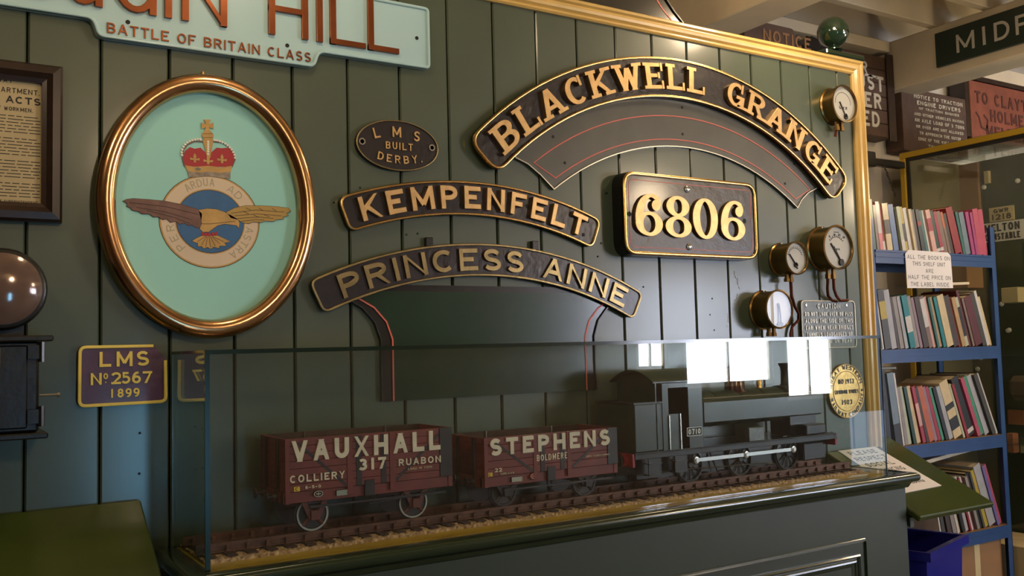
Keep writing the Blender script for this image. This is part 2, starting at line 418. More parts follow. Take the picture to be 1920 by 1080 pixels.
def text(P, s, x, y, h, wt=.15, ratio=.8, sp=.22, space=.5, d0=0, d1=.002, fit=None, align='l', mb=None, serif=False, wy=None, bev=0, arc=None, each=None):
    """wt, sp, space, wy as shares of h. arc=(cx, cy, R, a_from, a_to) sets the letters round a circle. each(mb) makes a part per letter"""
    wt *= h; sp *= h; space *= h; wy = wy*h if wy else None; big = mb or MB()
    ls, tot = widths(s, h, wt, ratio, sp, space)
    if arc:
        cx, cy_, R, a0, a1 = arc; L = abs(a1-a0)*PI/180*(R+h/2); k = L/tot; sg = 1 if a1 < a0 else -1
        for ch, lx, wd in ls:
            ac = math.radians(a0)-sg*((lx+wd/2)*k)/(R+h/2)
            if sg > 0: rx, ry, ux, uy = math.sin(ac), -math.cos(ac), math.cos(ac), math.sin(ac)
            else: rx, ry, ux, uy = -math.sin(ac), math.cos(ac), -math.cos(ac), -math.sin(ac)
            ox, oy = (cx+math.cos(ac)*R, cy_+math.sin(ac)*R) if sg > 0 else (cx+math.cos(ac)*(R+h), cy_+math.sin(ac)*(R+h))
            w2 = wd*k if k < 1 else wd*min(k, 1.15)
            T = lambda u, v, d, ox=ox, oy=oy, rx=rx, ry=ry, ux=ux, uy=uy, w2=w2: P(ox+(u-w2/2)*rx+v*ux, oy+(u-w2/2)*ry+v*uy, d)
            m = MB() if each else big
            glyph(m, T, ch, h, w2, wt, d0, d1, serif, wy, bev)
            if each: each(m)
        return big
    k = fit/tot if fit else 1
    off = {'l': 0, 'c': -tot*k/2, 'r': -tot*k}[align]
    for ch, lx, wd in ls:
        ox = x+off+lx*k; T = lambda u, v, d, ox=ox: P(ox+u, y+v, d)
        m = MB() if each else big
        glyph(m, T, ch, h, wd*k if (G[ch][0] > 0) else wd, wt if k > .6 else wt*k, d0, d1, serif, wy, bev)
        if each: each(m)
    return big

W = lambda x, z, d: (x, -d, z)                       # the planked wall, d out towards the viewer
def circle(cx, cz, rx, rz=None, n=48): return [(cx+rx*math.cos(2*PI*i/n), cz+(rz or rx)*math.sin(2*PI*i/n)) for i in range(n)]
def roundc(pts, corners, r, n=6):
    """round the corners (indices) of a closed outline by r"""
    out = []; N = len(pts)
    def walk(i, step):
        d = 0; p = pts[i]; j = i
        while True:
            q = pts[(j+step) % N]; l = math.hypot(q[0]-pts[j][0], q[1]-pts[j][1])
            if d+l >= r:
                t = (r-d)/l; return (pts[j][0]+(q[0]-pts[j][0])*t, pts[j][1]+(q[1]-pts[j][1])*t), (j+step) % N
            d += l; j = (j+step) % N
    skip = set(); ins = {}
    for c in corners:
        a, ja = walk(c, -1); b, jb = walk(c, 1); p = pts[c]
        k = (ja+1) % N
        while k != jb: skip.add(k); k = (k+1) % N
        ins[c] = [((1-t)**2*a[0]+2*t*(1-t)*p[0]+t*t*b[0], (1-t)**2*a[1]+2*t*(1-t)*p[1]+t*t*b[1]) for t in [i/n for i in range(n+1)]]
    for i in range(N):
        if i in ins: out += ins[i]
        elif i not in skip: out.append(pts[i])
    return out
def rrect(x0, x1, z0, z1, r, n=6): return roundc([(x0, z0), (x1, z0), (x1, z1), (x0, z1)], [0, 1, 2, 3], r, n)
def band(cx, cz, Ri, Ro, a0, a1, r, n=40):           # a0 > a1, degrees
    pi_ = [(cx+Ri*math.cos(math.radians(a0+(a1-a0)*i/n)), cz+Ri*math.sin(math.radians(a0+(a1-a0)*i/n))) for i in range(n+1)]
    po = [(cx+Ro*math.cos(math.radians(a1+(a0-a1)*i/n)), cz+Ro*math.sin(math.radians(a1+(a0-a1)*i/n))) for i in range(n+1)]
    return roundc(pi_+po, [0, n, n+1, 2*n+1], r, 7)
def rimprof(w, d, h, back=None): return [(0, (d-.004) if back is None else back), (0, d+h*.6), (w*.18, d+h*.92), (w*.5, d+h), (w*.82, d+h*.92), (w, d+h*.6), (w, d-.004)]
def seg(mb, P, pts, w, d0, d1, closed=False):
    strip(mb, P, pts+([pts[0]] if closed else []), w, w, d0, d1, 0, None, (False, False))
def lettered(parent, mt):
    return lambda m: obj('letter', m, mt, parent)

# ================================================================ ROOM
FL = -1.5
def struct(name, mb, m, parent=None, **k): return obj(name, mb, m, parent, kind='structure' if parent is None else None, **k)
XMIN, XMAX, YB, YF, ZC = -4.2, 10.6, -5.6, .92, 1.86
b = MB(); b.box(XMIN, XMAX, YB, YF+.1, FL-.05, FL); struct('floor', b, 'carpet')
b = MB(); b.box(XMIN, XMAX, YB, YF+.1, ZC, ZC+.05)
ceil = struct('ceiling', b, 'white_beam')
jy = .545; n = 0
while jy > -5.3:
    m = MB(); m.box(XMIN, XMAX, jy-.024, jy+.024, 1.665, ZC-.001, .003); obj('joist', m, 'white_beam', ceil); jy -= .3
m = MB(); m.box(3.3, 4.36, .80, .91, 1.60, 1.66, .004); obj('wall_plate', m, 'white_beam', ceil)
m = MB(); m.box(4.6, 9, .80, .90, 1.56, 1.66, .004); obj('wall_plate', m, 'white_beam', ceil)
for x in (.9, 2.68, 4.37, 6.6):
    m = MB(); m.box(x, x+.215, YB+.1, YF-.03, 1.385, 1.664, .006); obj('cross_beam', m, 'white_beam', ceil)
b = MB(); b.box(3.0, XMAX, YF, YF+.1, FL, ZC); struct('wall_far', b, 'white_wall')
b = MB(); b.box(XMIN-.1, 3.0, YF, YF+.1, FL, ZC); struct('wall_far_left', b, 'white_wall')
b = MB(); b.box(XMIN-.1, XMIN, YB, YF, FL, ZC); struct('wall_left', b, 'room_dark')
b = MB(); b.box(XMAX, XMAX+.1, YB, YF, FL, ZC); struct('wall_right', b, 'white_wall')
# wall behind the viewer with its window openings
wins = [(6.5, 7.82, -.46, .82), (8.02, 8.85, -.66, .82), (5.86, 6.28, -.26, .82)]
door = (.93, 1.42, -1.3, -.16)
xs = sorted([XMIN, XMAX]+[q for a in wins for q in a[:2]]+list(door[:2])); b = MB()
for x0, x1 in zip(xs, xs[1:]):
    hole = [a for a in wins+[door] if a[0] <= x0+1e-6 and a[1] >= x1-1e-6]
    if hole: b.box(x0, x1, YB-.1, YB, FL, hole[0][2]); b.box(x0, x1, YB-.1, YB, hole[0][3], ZC)
    else: b.box(x0, x1, YB-.1, YB, FL, ZC)
struct('wall_behind', b, 'room_dark')
for i, a in enumerate(wins):
    f = MB(); nx, nz = (3, 3)
    f.box(a[0], a[0]+.05, YB-.08, YB-.02, a[2], a[3]); f.box(a[1]-.05, a[1], YB-.08, YB-.02, a[2], a[3])
    f.box(a[0], a[1], YB-.08, YB-.02, a[2], a[2]+.05); f.box(a[0], a[1], YB-.08, YB-.02, a[3]-.05, a[3])
    f.box(a[0], a[1], YB-.07, YB-.03, (a[2]+a[3])/2-.012, (a[2]+a[3])/2+.012)
    f.box((a[0]+a[1])/2-.012, (a[0]+a[1])/2+.012, YB-.07, YB-.03, a[2], a[3])
    wf = struct('window_%d' % (i+1), f, 'white_beam')
    g = MB(); g.box(a[0]+.01, a[1]-.01, YB-.06, YB-.055, a[2]+.01, a[3]-.01); obj('pane', g, 'pane_light', wf)
b = MB(); q = (9.0, 10.35, -1.46, -.85); b.box(q[0]-.06, q[1]+.06, YB, YB+.04, FL, -.80); d2 = struct('added_glow_panel', b, 'room_dark')  # glowing panel added low behind the viewer to lighten the cabinet front
g = MB(); g.box(q[0], q[1], YB+.041, YB+.045, q[2], q[3]); obj('pane', g, 'added_glow', d2)
f = MB(); a = door
f.box(a[0], a[0]+.06, YB-.08, YB-.01, FL, a[3]); f.box(a[1]-.06, a[1], YB-.08, YB-.01, FL, a[3]); f.box(a[0], a[1], YB-.08, YB-.01, a[3]-.06, a[3]); f.box(a[0], a[1], YB-.08, YB-.01, FL, a[2]+.06)
wf = struct('door_1', f, 'room_dark')
g = MB(); g.box(a[0]+.02, a[1]-.02, YB-.06, YB-.055, a[2]+.02, a[3]-.02); obj('pane', g, 'door_light', wf)

# ================================================================ PLANKED PARTITION
PW = .16; ZT = 1.078; XR = 2.967
b = MB(); b.box(-2.6, 3.015, .022, .06, FL, ZT+.02)
wall = struct('wall_back', b, 'wagon_iron')
for k in range(-15, 19):
    x0 = k*PW; x1 = min((k+1)*PW, XR+.02); g = .0022; e = .0035; o = random.uniform(-.0006, .0006); t = random.uniform(-.0009, .0009)
    m = MB(); prof = [(x0+g, .022), (x0+g, .004), (x0+g+e, o-t), (x1-g-e, o+t), (x1-g, .004), (x1-g, .022)]
    vs = [(x, y, FL) for x, y in prof]+[(x, y, ZT) for x, y in prof]; n = len(prof)
    m.add(vs, [list(range(n)), [n+i for i in range(n)]]+[[i, (i+1) % n, n+(i+1) % n, n+i] for i in range(n)])
    obj('plank', m, 'plank_paint', wall)
# yellow moulding along the top and down the right side
tr = thing('trim_1', None, None, (0, 0, 1.07), kind='structure')
mp = [(0, -.002), (0, .008), (.005, .013), (.010, .009), (.014, .009), (.021, .018), (.030, .020), (.036, .016), (.040, .016), (.045, .024), (.053, .024), (.057, .020), (.057, -.06)]
# split at the mitre into two parts
def trim_piece(path, cut):
    m = MB(); n = len(mp)
    vs = [];
    for end in (0, 1):
        for o, d in mp:
            x, z = path[end]
            if cut == 'top': vs.append((x+(o if end else 0), -d, 1.072+o))
            else: vs.append((XR-.003+o, -d, (1.072+o) if end == 0 else FL))
    fs = [[i, i+1, n+i+1, n+i] for i in range(n-1)]+[list(range(n)), [n+i for i in range(n)]]
    m.add(vs, fs); return m
obj('top_rail', trim_piece([(-2.6, 0), (XR-.003, 0)], 'top'), 'trim_yellow', tr, smooth=True)
obj('side_rail', trim_piece([(0, 0), (0, 0)], 'side'), 'trim_yellow', tr, smooth=True)

# small nail holes and scrape marks in the planks
m = MB()
for px, py in [(1237,537),(1335,560),(1331,590),(1339,619),(262,812),(261,888),(365,800),(366,880),(626,380),(675,352),(762,440),(783,438),(1136,363),(1127,456),(1121,481),(1206,538),(1138,362),(1415,386),(803,492)]:
    x, z = onY(0, px, py); m.prism(W, circle(x, z, .0032, n=8), -.002, .0012)
obj('nail_hole', m, 'hole', wall, kind='stuff')
m = MB()
for px, py, l, a in [(1378,515,.03,1.9),(1383,528,.025,1.7),(1386,540,.012,2.2),(1382,556,.02,1.4),(1379,566,.018,1.7),(1376,578,.008,1),(1364,590,.012,1.5),(1365,600,.02,1.6),(1363,612,.01,1.4)]:
    x, z = onY(0, px, py); dx, dz = math.cos(a)*l/2, math.sin(a)*l/2
    m.prism(W, [(x-dx, z-dz), (x-dz*.12, z+dx*.12), (x+dx, z+dz), (x+dz*.15, z-dx*.15)], -.002, .0012)
obj('paint_chip', m, 'paper_white', wall, kind='stuff')

# finial on the corner
f = thing('ball_finial', 'glossy dark green ball finial on the top right corner of the yellow trim', 'finial', (2.87, -.01, 1.14))
m = MB(); m.box(2.80, 3.03, -.025, .06, 1.130, 1.152, .004); obj('plinth', m, 'finial_green', f)
m = MB(); m.lathe((2.872, .0, 1.157), (0, 0, 1), [(.034, 0), (.034, .004), (.024, .009), (.019, .016), (.024, .024)]); obj('neck', m, 'finial_green', f, smooth=True)
m = MB(); m.lathe((2.872, .0, 1.232), (0, 0, 1), [(.062*math.sin(PI*i/18), -.062*math.cos(PI*i/18)) for i in range(19)]); obj('ball', m, 'finial_green', f, smooth=True)
# dark splasher sheet standing on the top trim
P2 = lambda x, z, d: (x, .03-d, z)
s = thing('splasher_sheet', 'black curved splasher sheet with a red line, standing above the yellow trim', 'splasher', (1.6, .03, 1.14))
pts = [(1.05, 1.14), (2.10, 1.14), (2.05, 1.185), (1.99, 1.25), (1.90, 1.32), (1.78, 1.38), (1.6, 1.43), (1.4, 1.44), (1.2, 1.42), (1.05, 1.38)]
m = MB(); m.prism(P2, pts, 0, .006); obj('sheet', m, 'sheet_border', s)
m = MB(); m.rim(P2, pts, [(0, .004), (0, .012), (.006, .012), (.006, .004)]); obj('beading', m, 'lamp_black', s)
m = MB(); seg(m, P2, [(2.045, 1.142), (2.0, 1.18), (1.95, 1.235), (1.86, 1.30), (1.76, 1.345), (1.6, 1.39), (1.4, 1.40)], .0045, .005, .0075); obj('red_line', m, 'line_red', s)

# ================================================================ NAMEPLATES ON THE WALL
def arc_plate(name, label, back, cx, cz, Ri, Ro, a0, a1, r, d, rw, rh, txt, th, tb, ta, wt, ratio, sp, space, serif, gold, brim, depth, holes=(), bg='plate_black', bev=.0012, wy=None):
    t = thing(name, label, 'nameplate', (cx, -.01, cz+Ri))
    out = band(cx, cz, Ri, Ro, a0, a1, r)
    m = MB(); m.prism(W, out, back, d); obj('backplate', m, bg, t)
    m = MB(); m.rim(W, out, rimprof(rw, d, rh, back)); obj('rim', m, brim, t, smooth=True)
    text(W, txt, 0, 0, th, wt, ratio, sp, space, d-.001, d+depth, arc=(cx, cz, tb, ta[0], ta[1]), serif=serif, bev=bev, wy=wy, each=lettered(t, gold))
    for hx, hz, hr in holes:
        m = MB(); m.prism(W, circle(hx, hz, hr, n=16), d-.001, d+.0008); obj('bolt_hole', m, 'hole', t)
    return t
K = [onY(-.02, 679, 381)+(.0065,), onY(-.02, 676, 409)+(.006,), onY(-.02, 766, 377)+(.006,), onY(-.02, 866, 384)+(.0065,), onY(-.02, 990, 386)+(.0065,), onY(-.02, 1103, 415)+(.006,), onY(-.02, 1095, 440)+(.006,)]
arc_plate('nameplate', 'curved brass KEMPENFELT nameplate with sans letters, above the PRINCESS ANNE plate', .001, 1.188, -.76, 1.160, 1.262, 109.9, 67.9, .03, .016, .0075, .006, 'KEMPENFELT', .068, 1.178, (107.6, 70.4), .22, .78, .30, .5, False, 'brass_soft', 'brass', .012, K)
arc_plate('nameplate', 'long curved PRINCESS ANNE nameplate with flat brass letters, lowest of the arched plates', .0125, 1.227, -1.0, 1.219, 1.317, 114.9, 62.9, .026, .018, .0075, .005, 'PRINCESS ANNE', .066, 1.235, (111.6, 65.6), .20, .92, .26, .75, False, 'brass_dull', 'brass_dull', .007, bev=.0006)
t = arc_plate('nameplate', 'large arched BLACKWELL GRANGE nameplate with serif brass letters and brass edges', .0135, 2.032, -.212, 1.063, 1.203, 136.0, 44.6, .052, .026, .009, .008, 'BLACKWELL GRANGE', .089, 1.089, (132.5, 48.2), .25, .72, .21, .85, True, 'brass_soft', 'brass', .014, bev=.001, wy=.15)
# the painted splasher sheet hung under it
t = thing('splasher_sheet', 'grey-black arched splasher sheet lined in red under the BLACKWELL GRANGE plate', 'splasher', (2.05, -.005, .7))
cx, cz = 2.05, -.258
arcp = lambda R, a0, a1, n=30: [(cx+R*math.cos(math.radians(a0+(a1-a0)*i/n)), cz+R*math.sin(math.radians(a0+(a1-a0)*i/n))) for i in range(n+1)]
out = arcp(.944, 126.7, 53.9)+[(2.635, .54), (2.672, .568), (2.715, .586)]+arcp(1.12, 50.5, 129.5)+[(1.345, .588), (1.39, .572), (1.435, .542)]
m = MB(); m.prism(W, out, .001, .007); obj('sheet', m, 'sheet_dark', t)
m = MB(); m.rim(W, out, [(0, .005), (0, .012), (.0032, .012), (.0032, .005)]); obj('edge_beading', m, 'steel_light', t)
m = MB(); seg(m, W, arcp(.970, 124.9, 55.4)+arcp(1.052, 53.0, 127.2), .0035, .006, .0085, True); obj('red_line', m, 'line_red', t)
for px, py in [(1038, 256), (1060, 305), (1280, 201), (1281, 251), (1490, 307), (1473, 344)]:
    x, z = onY(-.01, px, py); m = MB(); m.prism(W, circle(x, z, .005, n=12), .006, .008); obj('bolt_hole', m, 'hole', t)
# green splasher front under PRINCESS ANNE
t = thing('splasher_sheet', 'dark green splasher front with flared red-lined corners below the PRINCESS ANNE plate', 'splasher', (1.25, -.005, -.14))
def flare(x0, x1, o, dz=0):
    L = [(x0-.20+o, .19), (x0-.17+o, .172), (x0-.11+o, .155), (x0-.055+o, .125), (x0-.018+o, .085), (x0+o, .035), (x0+o, -.137)]
    Rr = [(x0+x1-x, z) for x, z in L[::-1]]
    return L, Rr
L, Rr = flare(.885, 1.628, 0); out = L+Rr
m = MB(); m.prism(W, out, .001, .006); obj('border', m, 'sheet_border', t)
L2, R2 = flare(.885, 1.628, .036); m = MB(); m.prism(W, L2[1:]+R2[:-1], .005, .0075); obj('panel', m, 'sheet_green', t)
for q in (L2[2:], R2[:-2]):
    m = MB(); seg(m, W, q, .0045, .007, .0095); obj('red_line', m, 'line_red', t)
for q in (flare(.885, 1.628, 0)[0][1:], flare(.885, 1.628, 0)[1][:-1]):
    m = MB(); seg(m, W, q, .004, .005, .012); obj('edge_beading', m, 'lamp_black', t)
# fixing lugs above PRINCESS ANNE
for px, lab in ((802, 'left'), (1000, 'right')):
    x, z = onY(0, px, 462 if px > 900 else 456); m = MB(); m.box(x-.012, x+.012, -.014, .002, z-.03, z+.016, .002)
    obj('fixing_lug', m, 'lamp_black', label='small dark fixing lug on the %s above the PRINCESS ANNE plate' % lab, cat='lug')

# 6806 cabside number plate
t = thing('number_plate', 'boxed 6806 cabside number plate with brass figures, rim and black sides', 'plate', (2.03, -.02, .305))
out = rrect(1.728, 2.338, .297, .572, .05, 7)
m = MB(); m.prism(W, out, .001, .052); obj('backplate', m, 'plate_black', t)
m = MB(); m.prism(W, offset(out, -.0025), .0, .047); obj('box_side', m, 'lamp_black', t)
m = MB(); m.rim(W, out, rimprof(.012, .052, .006)); obj('rim', m, 'brass', t, smooth=True)
m = MB(); seg(m, W, offset(out, .026), .002, .0518, .0528, True); obj('red_line', m, 'line_red', t)
def disc(m, T, x, y, r, d0, d1): m.prism(T, circle(x, y, r, n=20), d0, d1)
def bold_digit(ch, x0, z0, w, h):
    """fat figures with thin joins and ball ends"""
    m = MB(); T = lambda u, v, d: W(x0+u, z0+v, d); d0, d1 = .051, .063; wt, wy = w*.29, h*.085
    def loop(cx, cyy, rx, ry, dd=0): strip(m, T, A(cx, cyy, rx, ry, 0, 360, 28), wt, wy, d0, d1-dd, .0012, None, (False, False))
    if ch == '0': loop(w/2, h/2, w/2-wt/2, h/2-wy/2)
    if ch == '8': loop(w/2, h*.26, w/2-wt/2, h*.26-wy/2); loop(w/2, h*.745, w*.44-wt/2, h*.255-wy/2, .0003)
    if ch == '6':
        loop(w/2, h*.29, w/2-wt/2, h*.29-wy/2)
        pts = A(w*.60, h*.40, w*.60-wt/2, h*.60-wy/2, 190, 62, 16); strip(m, T, pts, wt, wy, d0, d1-.0003, .0012, None, (False, False))
        strip(m, T, A(w*.66, h*.78, w*.22, h*.17, 100, -20, 8), wt*.5, wy, d0, d1-.0006, .001, None, (False, False))
        disc(m, T, w*.76, h*.73, w*.155, d0, d1+.0003)
    return m
for ch, x in (('6', 1.770), ('8', 1.898), ('0', 2.022), ('6', 2.153)):
    obj('figure', bold_digit(ch, x, .360, .118, .142), 'brass_soft', t, smooth=False)
for px, py in ((1289, 355), (1293, 463)):
    x, z = onY(-.055, px, py); m = MB(); m.lathe((x, -.052, z), (0, -1, 0), [(.0115, 0), (.0115, .003), (.006, .006), (0, .0065)], 20); m.box(x-.008, x+.008, -.0592, -.057, z-.001, z+.001); obj('screw', m, 'screw', t, smooth=True)
for px, py in ((1181, 401), (1397, 414)):
    x, z = onY(-.055, px, py); m = MB(); m.prism(W, circle(x, z, .0085, n=18), .0515, .0528); obj('bolt_hole', m, 'hole', t)

# LMS BUILT DERBY oval
t = thing('works_plate', 'small oval LMS BUILT DERBY plate with brass letters and thin brass rim', 'plate', (.946, -.01, .515))
out = circle(.9465, .5895, .129, .0735, 56)
m = MB(); m.prism(W, out, .001, .011); obj('backplate', m, 'plate_black', t)
m = MB(); m.rim(W, out, rimprof(.0042, .011, .004)); obj('rim', m, 'brass_dull', t, smooth=True)
lt = lettered(t, 'brass_soft')
text(W, 'LMS', 0, 0, .030, .18, .75, 1.35, .4, .010, .015, arc=(.9465, .36, .253, 106.5, 75), bev=.0004, each=lt)
text(W, 'BUILT', .950, .577, .021, .18, .75, .32, .4, .010, .015, fit=.085, align='c', bev=.0004, each=lt)
text(W, 'DERBY.', 0, 0, .023, .18, .8, .45, .4, .010, .015, arc=(.9465, .822, .262, 256.5, 285.5), bev=.0004, each=lt)
for px, py in ((679, 265), (810, 277)):
    x, z = onY(-.013, px, py); m = MB(); m.lathe((x, -.010, z), (0, -1, 0), [(.010, 0), (.010, .004), (.006, .004), (.006, .001), (0, .001)], 20); obj('eyelet', m, 'steel_light', t)

# LMS No 2567 plate, its top right corner broken off
t = thing('number_plate', 'purple LMS No 2567 1899 plate with yellow edge and a broken top right corner', 'plate', (.21, -.01, -.11))
base = roundc([(.110, -.112), (.312, -.1105), (.311, -.006), (.279, .0335), (.111, .0335)], [0, 1, 4], .018, 5)
m = MB(); m.prism(W, base, .001, .010); obj('backplate', m, 'purple', t)
c1 = roundc([(.279, .0335), (.111, .0335), (.110, -.112), (.312, -.1105), (.311, -.006)], [1, 2, 3], .018, 5)
m = MB(); m.rim(W, c1, [(0, .004), (0, .014), (.0015, .015), (.0062, .015), (.0075, .013), (.0075, .004)], closed=False); obj('edge_band', m, 'yellow_letter', t)
ly = lettered(t, 'yellow_letter')
for c, x, w_, z, h in [('L', .157, .026, -.018, .036), ('M', .195, .036, -.018, .036), ('S', .240, .029, -.018, .036),
                       ('N', .138, .024, -.060, .028), ('2', .183, .022, -.060, .0285), ('5', .206, .020, -.060, .0285), ('6', .230, .020, -.060, .0285), ('7', .254, .022, -.060, .0285),
                       ('1', .182, .006, -.092, .021), ('8', .197, .014, -.092, .021), ('9', .215, .014, -.092, .021), ('9', .233, .014, -.092, .021)]:
    m = MB(); glyph(m, lambda u, v, d: W(x+u, z+v, d), c, h, w_, h*.19, .009, .0145, bev=.0004); ly(m)
m = MB(); T = lambda u, v, d: W(.166+u, -.047+v, d); glyph(m, T, '0', .014, .010, .0028, .009, .0145); glyph(m, lambda u, v, d: W(.1695+u, -.056+v, d), '.', .02, .003, .003, .009, .0145); ly(m)

# long pale blue BIGGIN HILL plate
t = thing('nameplate', 'pale blue BIGGIN HILL plate with copper letters, BATTLE OF BRITAIN CLASS below, top left', 'nameplate', (.45, -.01, .78))
out = roundc([(-.22, .822), (.137, .822), (.150, .780), (.697, .780), (.712, .824), (1.051, .824), (1.051, 1.008), (.735, 1.008), (.735, 1.05), (-.22, 1.05)], [1, 2, 3, 4, 5, 6], .016, 6)
m = MB(); m.prism(W, out, .001, .018); obj('backplate', m, 'pale_blue', t)
m = MB(); m.rim(W, out, rimprof(.009, .018, .006)); obj('rim', m, 'pale_blue', t, smooth=True)
lc = lettered(t, 'copper_paint'); bz = onY(-.02, 745, 103)[1]+.001
for c, p0, p1 in [('B', -70, 10), ('I', 68, 86), ('G', 116, 192), ('G', 212, 293), ('I', 307, 323), ('N', 340, 425), ('H', 503, 577), ('I', 592, 605), ('L', 618, 684), ('L', 689, 746)]:
    y_ = 30 if p0 < 400 else 70
    x0, x1 = onY(-.02, p0, y_)[0], onY(-.02, p1, y_)[0]
    m = MB(); glyph(m, lambda u, v, d: W(x0+u, bz+v, d), c, .145, x1-x0, .0175, .017, .028, bev=.001, wy=.0155); lc(m)
text(W, 'BATTLE OF BRITAIN CLASS', .171, .793, .026, .15, .85, .25, .6, .017, .0215, fit=.516, bev=.0004, each=lc)
for px, py in ((240, 41), (539, 85), (782, 71)):
    x, z = onY(-.02, px, py); m = MB(); m.prism(W, circle(x, z, .0055, n=14), .017, .019); obj('bolt_hole', m, 'hole', t)

# ================================================================ CREST BOARD IN COPPER TUBE
t = thing('crest_board', 'oval pale turquoise board with a crowned flying eagle badge in a thick polished tube frame', 'picture', (.41, -.02, .05))
m = MB(); m.tube([(.4155+.2495*math.cos(2*PI*i/72), -.032, .3815+.313*math.sin(2*PI*i/72)) for i in range(72)], .024, 16, closed=True); obj('tube_frame', m, 'copper_tube', t, smooth=True)
m = MB(); m.prism(W, circle(.4155, .3815, .245, .308, 72), .001, .020); bd = obj('board', m, 'crest_ground', t)
m = MB(); m.box(.395, .401, -.026, -.004, .708, .728, .001); obj('hanging_eye', m, 'brass', t)
bdg = MB; Z0 = .0202
c2 = lambda x, y: onY(-.021, x/2+160, y/2+120)
def pt(name, pts, mt, d, th=.0006): m = MB(); m.prism(W, pts, Z0-.0005, Z0+d); return obj(name, m, mt, bd)
cxx, czz = .416, .3425
pt('ring_edge', circle(cxx, czz, .1255, .1195), 'c_line', .0004); pt('ring', circle(cxx, czz, .1240, .118), 'c_gold', .0007)
pt('ring_band', circle(cxx, czz, .1205, .1145), 'c_cream', .0010); pt('inner_ring', circle(cxx, czz, .0875, .0835), 'c_gold', .0013)
pt('inner_line', circle(cxx, czz, .0848, .0808), 'c_line', .0016); pt('blue_disc', circle(cxx, czz, .0836, .0796), 'c_blue', .0019)
for s_, a0, a1 in (('ARDUA', 128, 84), ('AD', 64, 40), ('ASTRA', -6, -60), ('PER', 228, 186)):
    m = text(W, s_, 0, 0, .020, .13, .8, .25, .4, Z0+.0008, Z0+.0014, arc=(cxx, czz, .0905, a0, a1)); obj('motto_word', m, 'c_letter', bd)
def poly(name, pts, mt, d): return pt(name, [c2(*p) for p in pts], mt, d)
LW = [(143,514),(155,508),(180,505),(240,509),(300,515),(360,527),(420,545),(437,562),(431,615),(410,612),(400,603),(385,606),(372,596),(352,601),(340,590),(318,594),(305,580),(290,584),(272,572),(255,574),(240,562),(212,562),(200,553),(175,548),(168,538),(155,534),(158,524)]
RW = [(528,556),(560,540),(600,532),(660,532),(715,535),(762,541),(769,552),(752,560),(760,568),(738,574),(742,581),(712,584),(706,590),(672,589),(660,594),(628,592),(612,599),(590,595),(572,585),(545,578)]
BD = [(424,548),(455,543),(490,545),(520,555),(550,570),(570,582),(577,596),(575,616),(567,606),(548,603),(520,600),(495,606),(478,618),(462,630),(440,630),(428,618),(436,598),(430,572)]
for nm, pl, mt in (('left_wing', LW, 'c_brown'), ('right_wing', RW, 'c_wing'), ('body', BD, 'c_gold')):
    base = [c2(*p) for p in pl]; pt(nm+'_outline', offset(base, -.0009), 'c_line', .0024); pt(nm, base, mt, .0030)
m = MB()
for q in [[(545,560),(640,548),(745,556)],[(560,570),(640,562),(735,570)],[(570,580),(650,574),(705,580)],[(585,590),(640,584),(670,586)],[(600,540),(620,548)],[(650,540),(665,550)],[(700,542),(715,552)],[(590,552),(612,562)],[(630,566),(650,576)],[(670,566),(690,574)],
          [(165,520),(300,535),(425,565)],[(190,538),(300,555),(400,585)],[(230,550),(330,575),(390,598)],[(436,600),(470,600),(540,592),(562,590)],[(548,578),(560,581)]]:
    seg(m, W, [c2(*p) for p in q], .0011, Z0+.002, Z0+.0034)
obj('feather_lines', m, 'c_line', bd)
tl = [(437,644),(497,644),(520,655),(543,666),(520,671),(528,682),(502,682),(500,691),(480,686),(470,694),(458,687),(442,692),(436,684),(420,684),(422,673),(400,664),(415,654)]
base = [c2(*p) for p in tl]; pt('tail_outline', offset(base, -.0009), 'c_line', .0024); pt('tail', base, 'c_gold', .0030)
m = MB()
for q in [(414,672),(432,684),(450,690),(470,692),(490,688),(510,680),(526,672)]:
    seg(m, W, [c2(460+(q[0]-460)*.25, 648), c2(460+(q[0]-460)*.9, q[1]-5)], .0009, Z0+.002, Z0+.0034)
obj('tail_lines', m, 'c_line', bd)
m = MB()
for q in [(440,638),(452,640),(464,640),(478,639),(490,636)]: m.prism(W, circle(*c2(*q), .0038, .0052, 12), Z0, Z0+.0036)
obj('claws', m, 'c_red', bd)
# crown
pt('crown_cap', [c2(*p) for p in [(372,384),(366,356),(374,326),(392,312),(410,318),(432,314),(452,334),(470,334),(492,314),(512,316),(535,314),(552,330),(560,356),(550,386)]], 'c_red', .0016)
pt('crown_circlet', [c2(*p) for p in [(372,380),(410,386),(462,382),(512,388),(550,382),(544,406),(500,411),(462,406),(420,408),(384,404)]], 'c_gold', .0022)
pt('ermine', [c2(*p) for p in [(384,402),(420,407),(462,404),(505,409),(544,404),(543,430),(500,426),(462,420),(420,424),(388,424)]], 'c_grey', .0024)
pt('centre_arch', [c2(*p) for p in [(440,284),(480,286),(468,352),(456,352)]], 'c_gold', .0022)
pt('orb', circle(*c2(459, 269), .0145, .0135, 24), 'c_gold', .0026)
pt('cross', [c2(*p) for p in [(444,209),(470,209),(464,222),(464,226),(480,220),(480,244),(464,238),(464,240),(468,254),(446,254),(451,240),(451,238),(435,244),(435,220),(451,226),(451,222)]], 'c_gold', .0030)
m = MB(); seg(m, W, [c2(441,262), c2(477,262)], .0010, Z0, Z0+.0032); seg(m, W, [c2(441,276), c2(477,276)], .0010, Z0, Z0+.0032)
for q in ([(366,352),(368,322),(384,302),(410,290),(440,292)], [(480,292),(512,294),(538,310),(556,332),(562,356)], [(372,384),(364,352)], [(550,386),(562,356)]): seg(m, W, [c2(*p) for p in q], .0030, Z0, Z0+.0018)
obj('crown_lines', m, 'c_brown', bd)
m = MB()
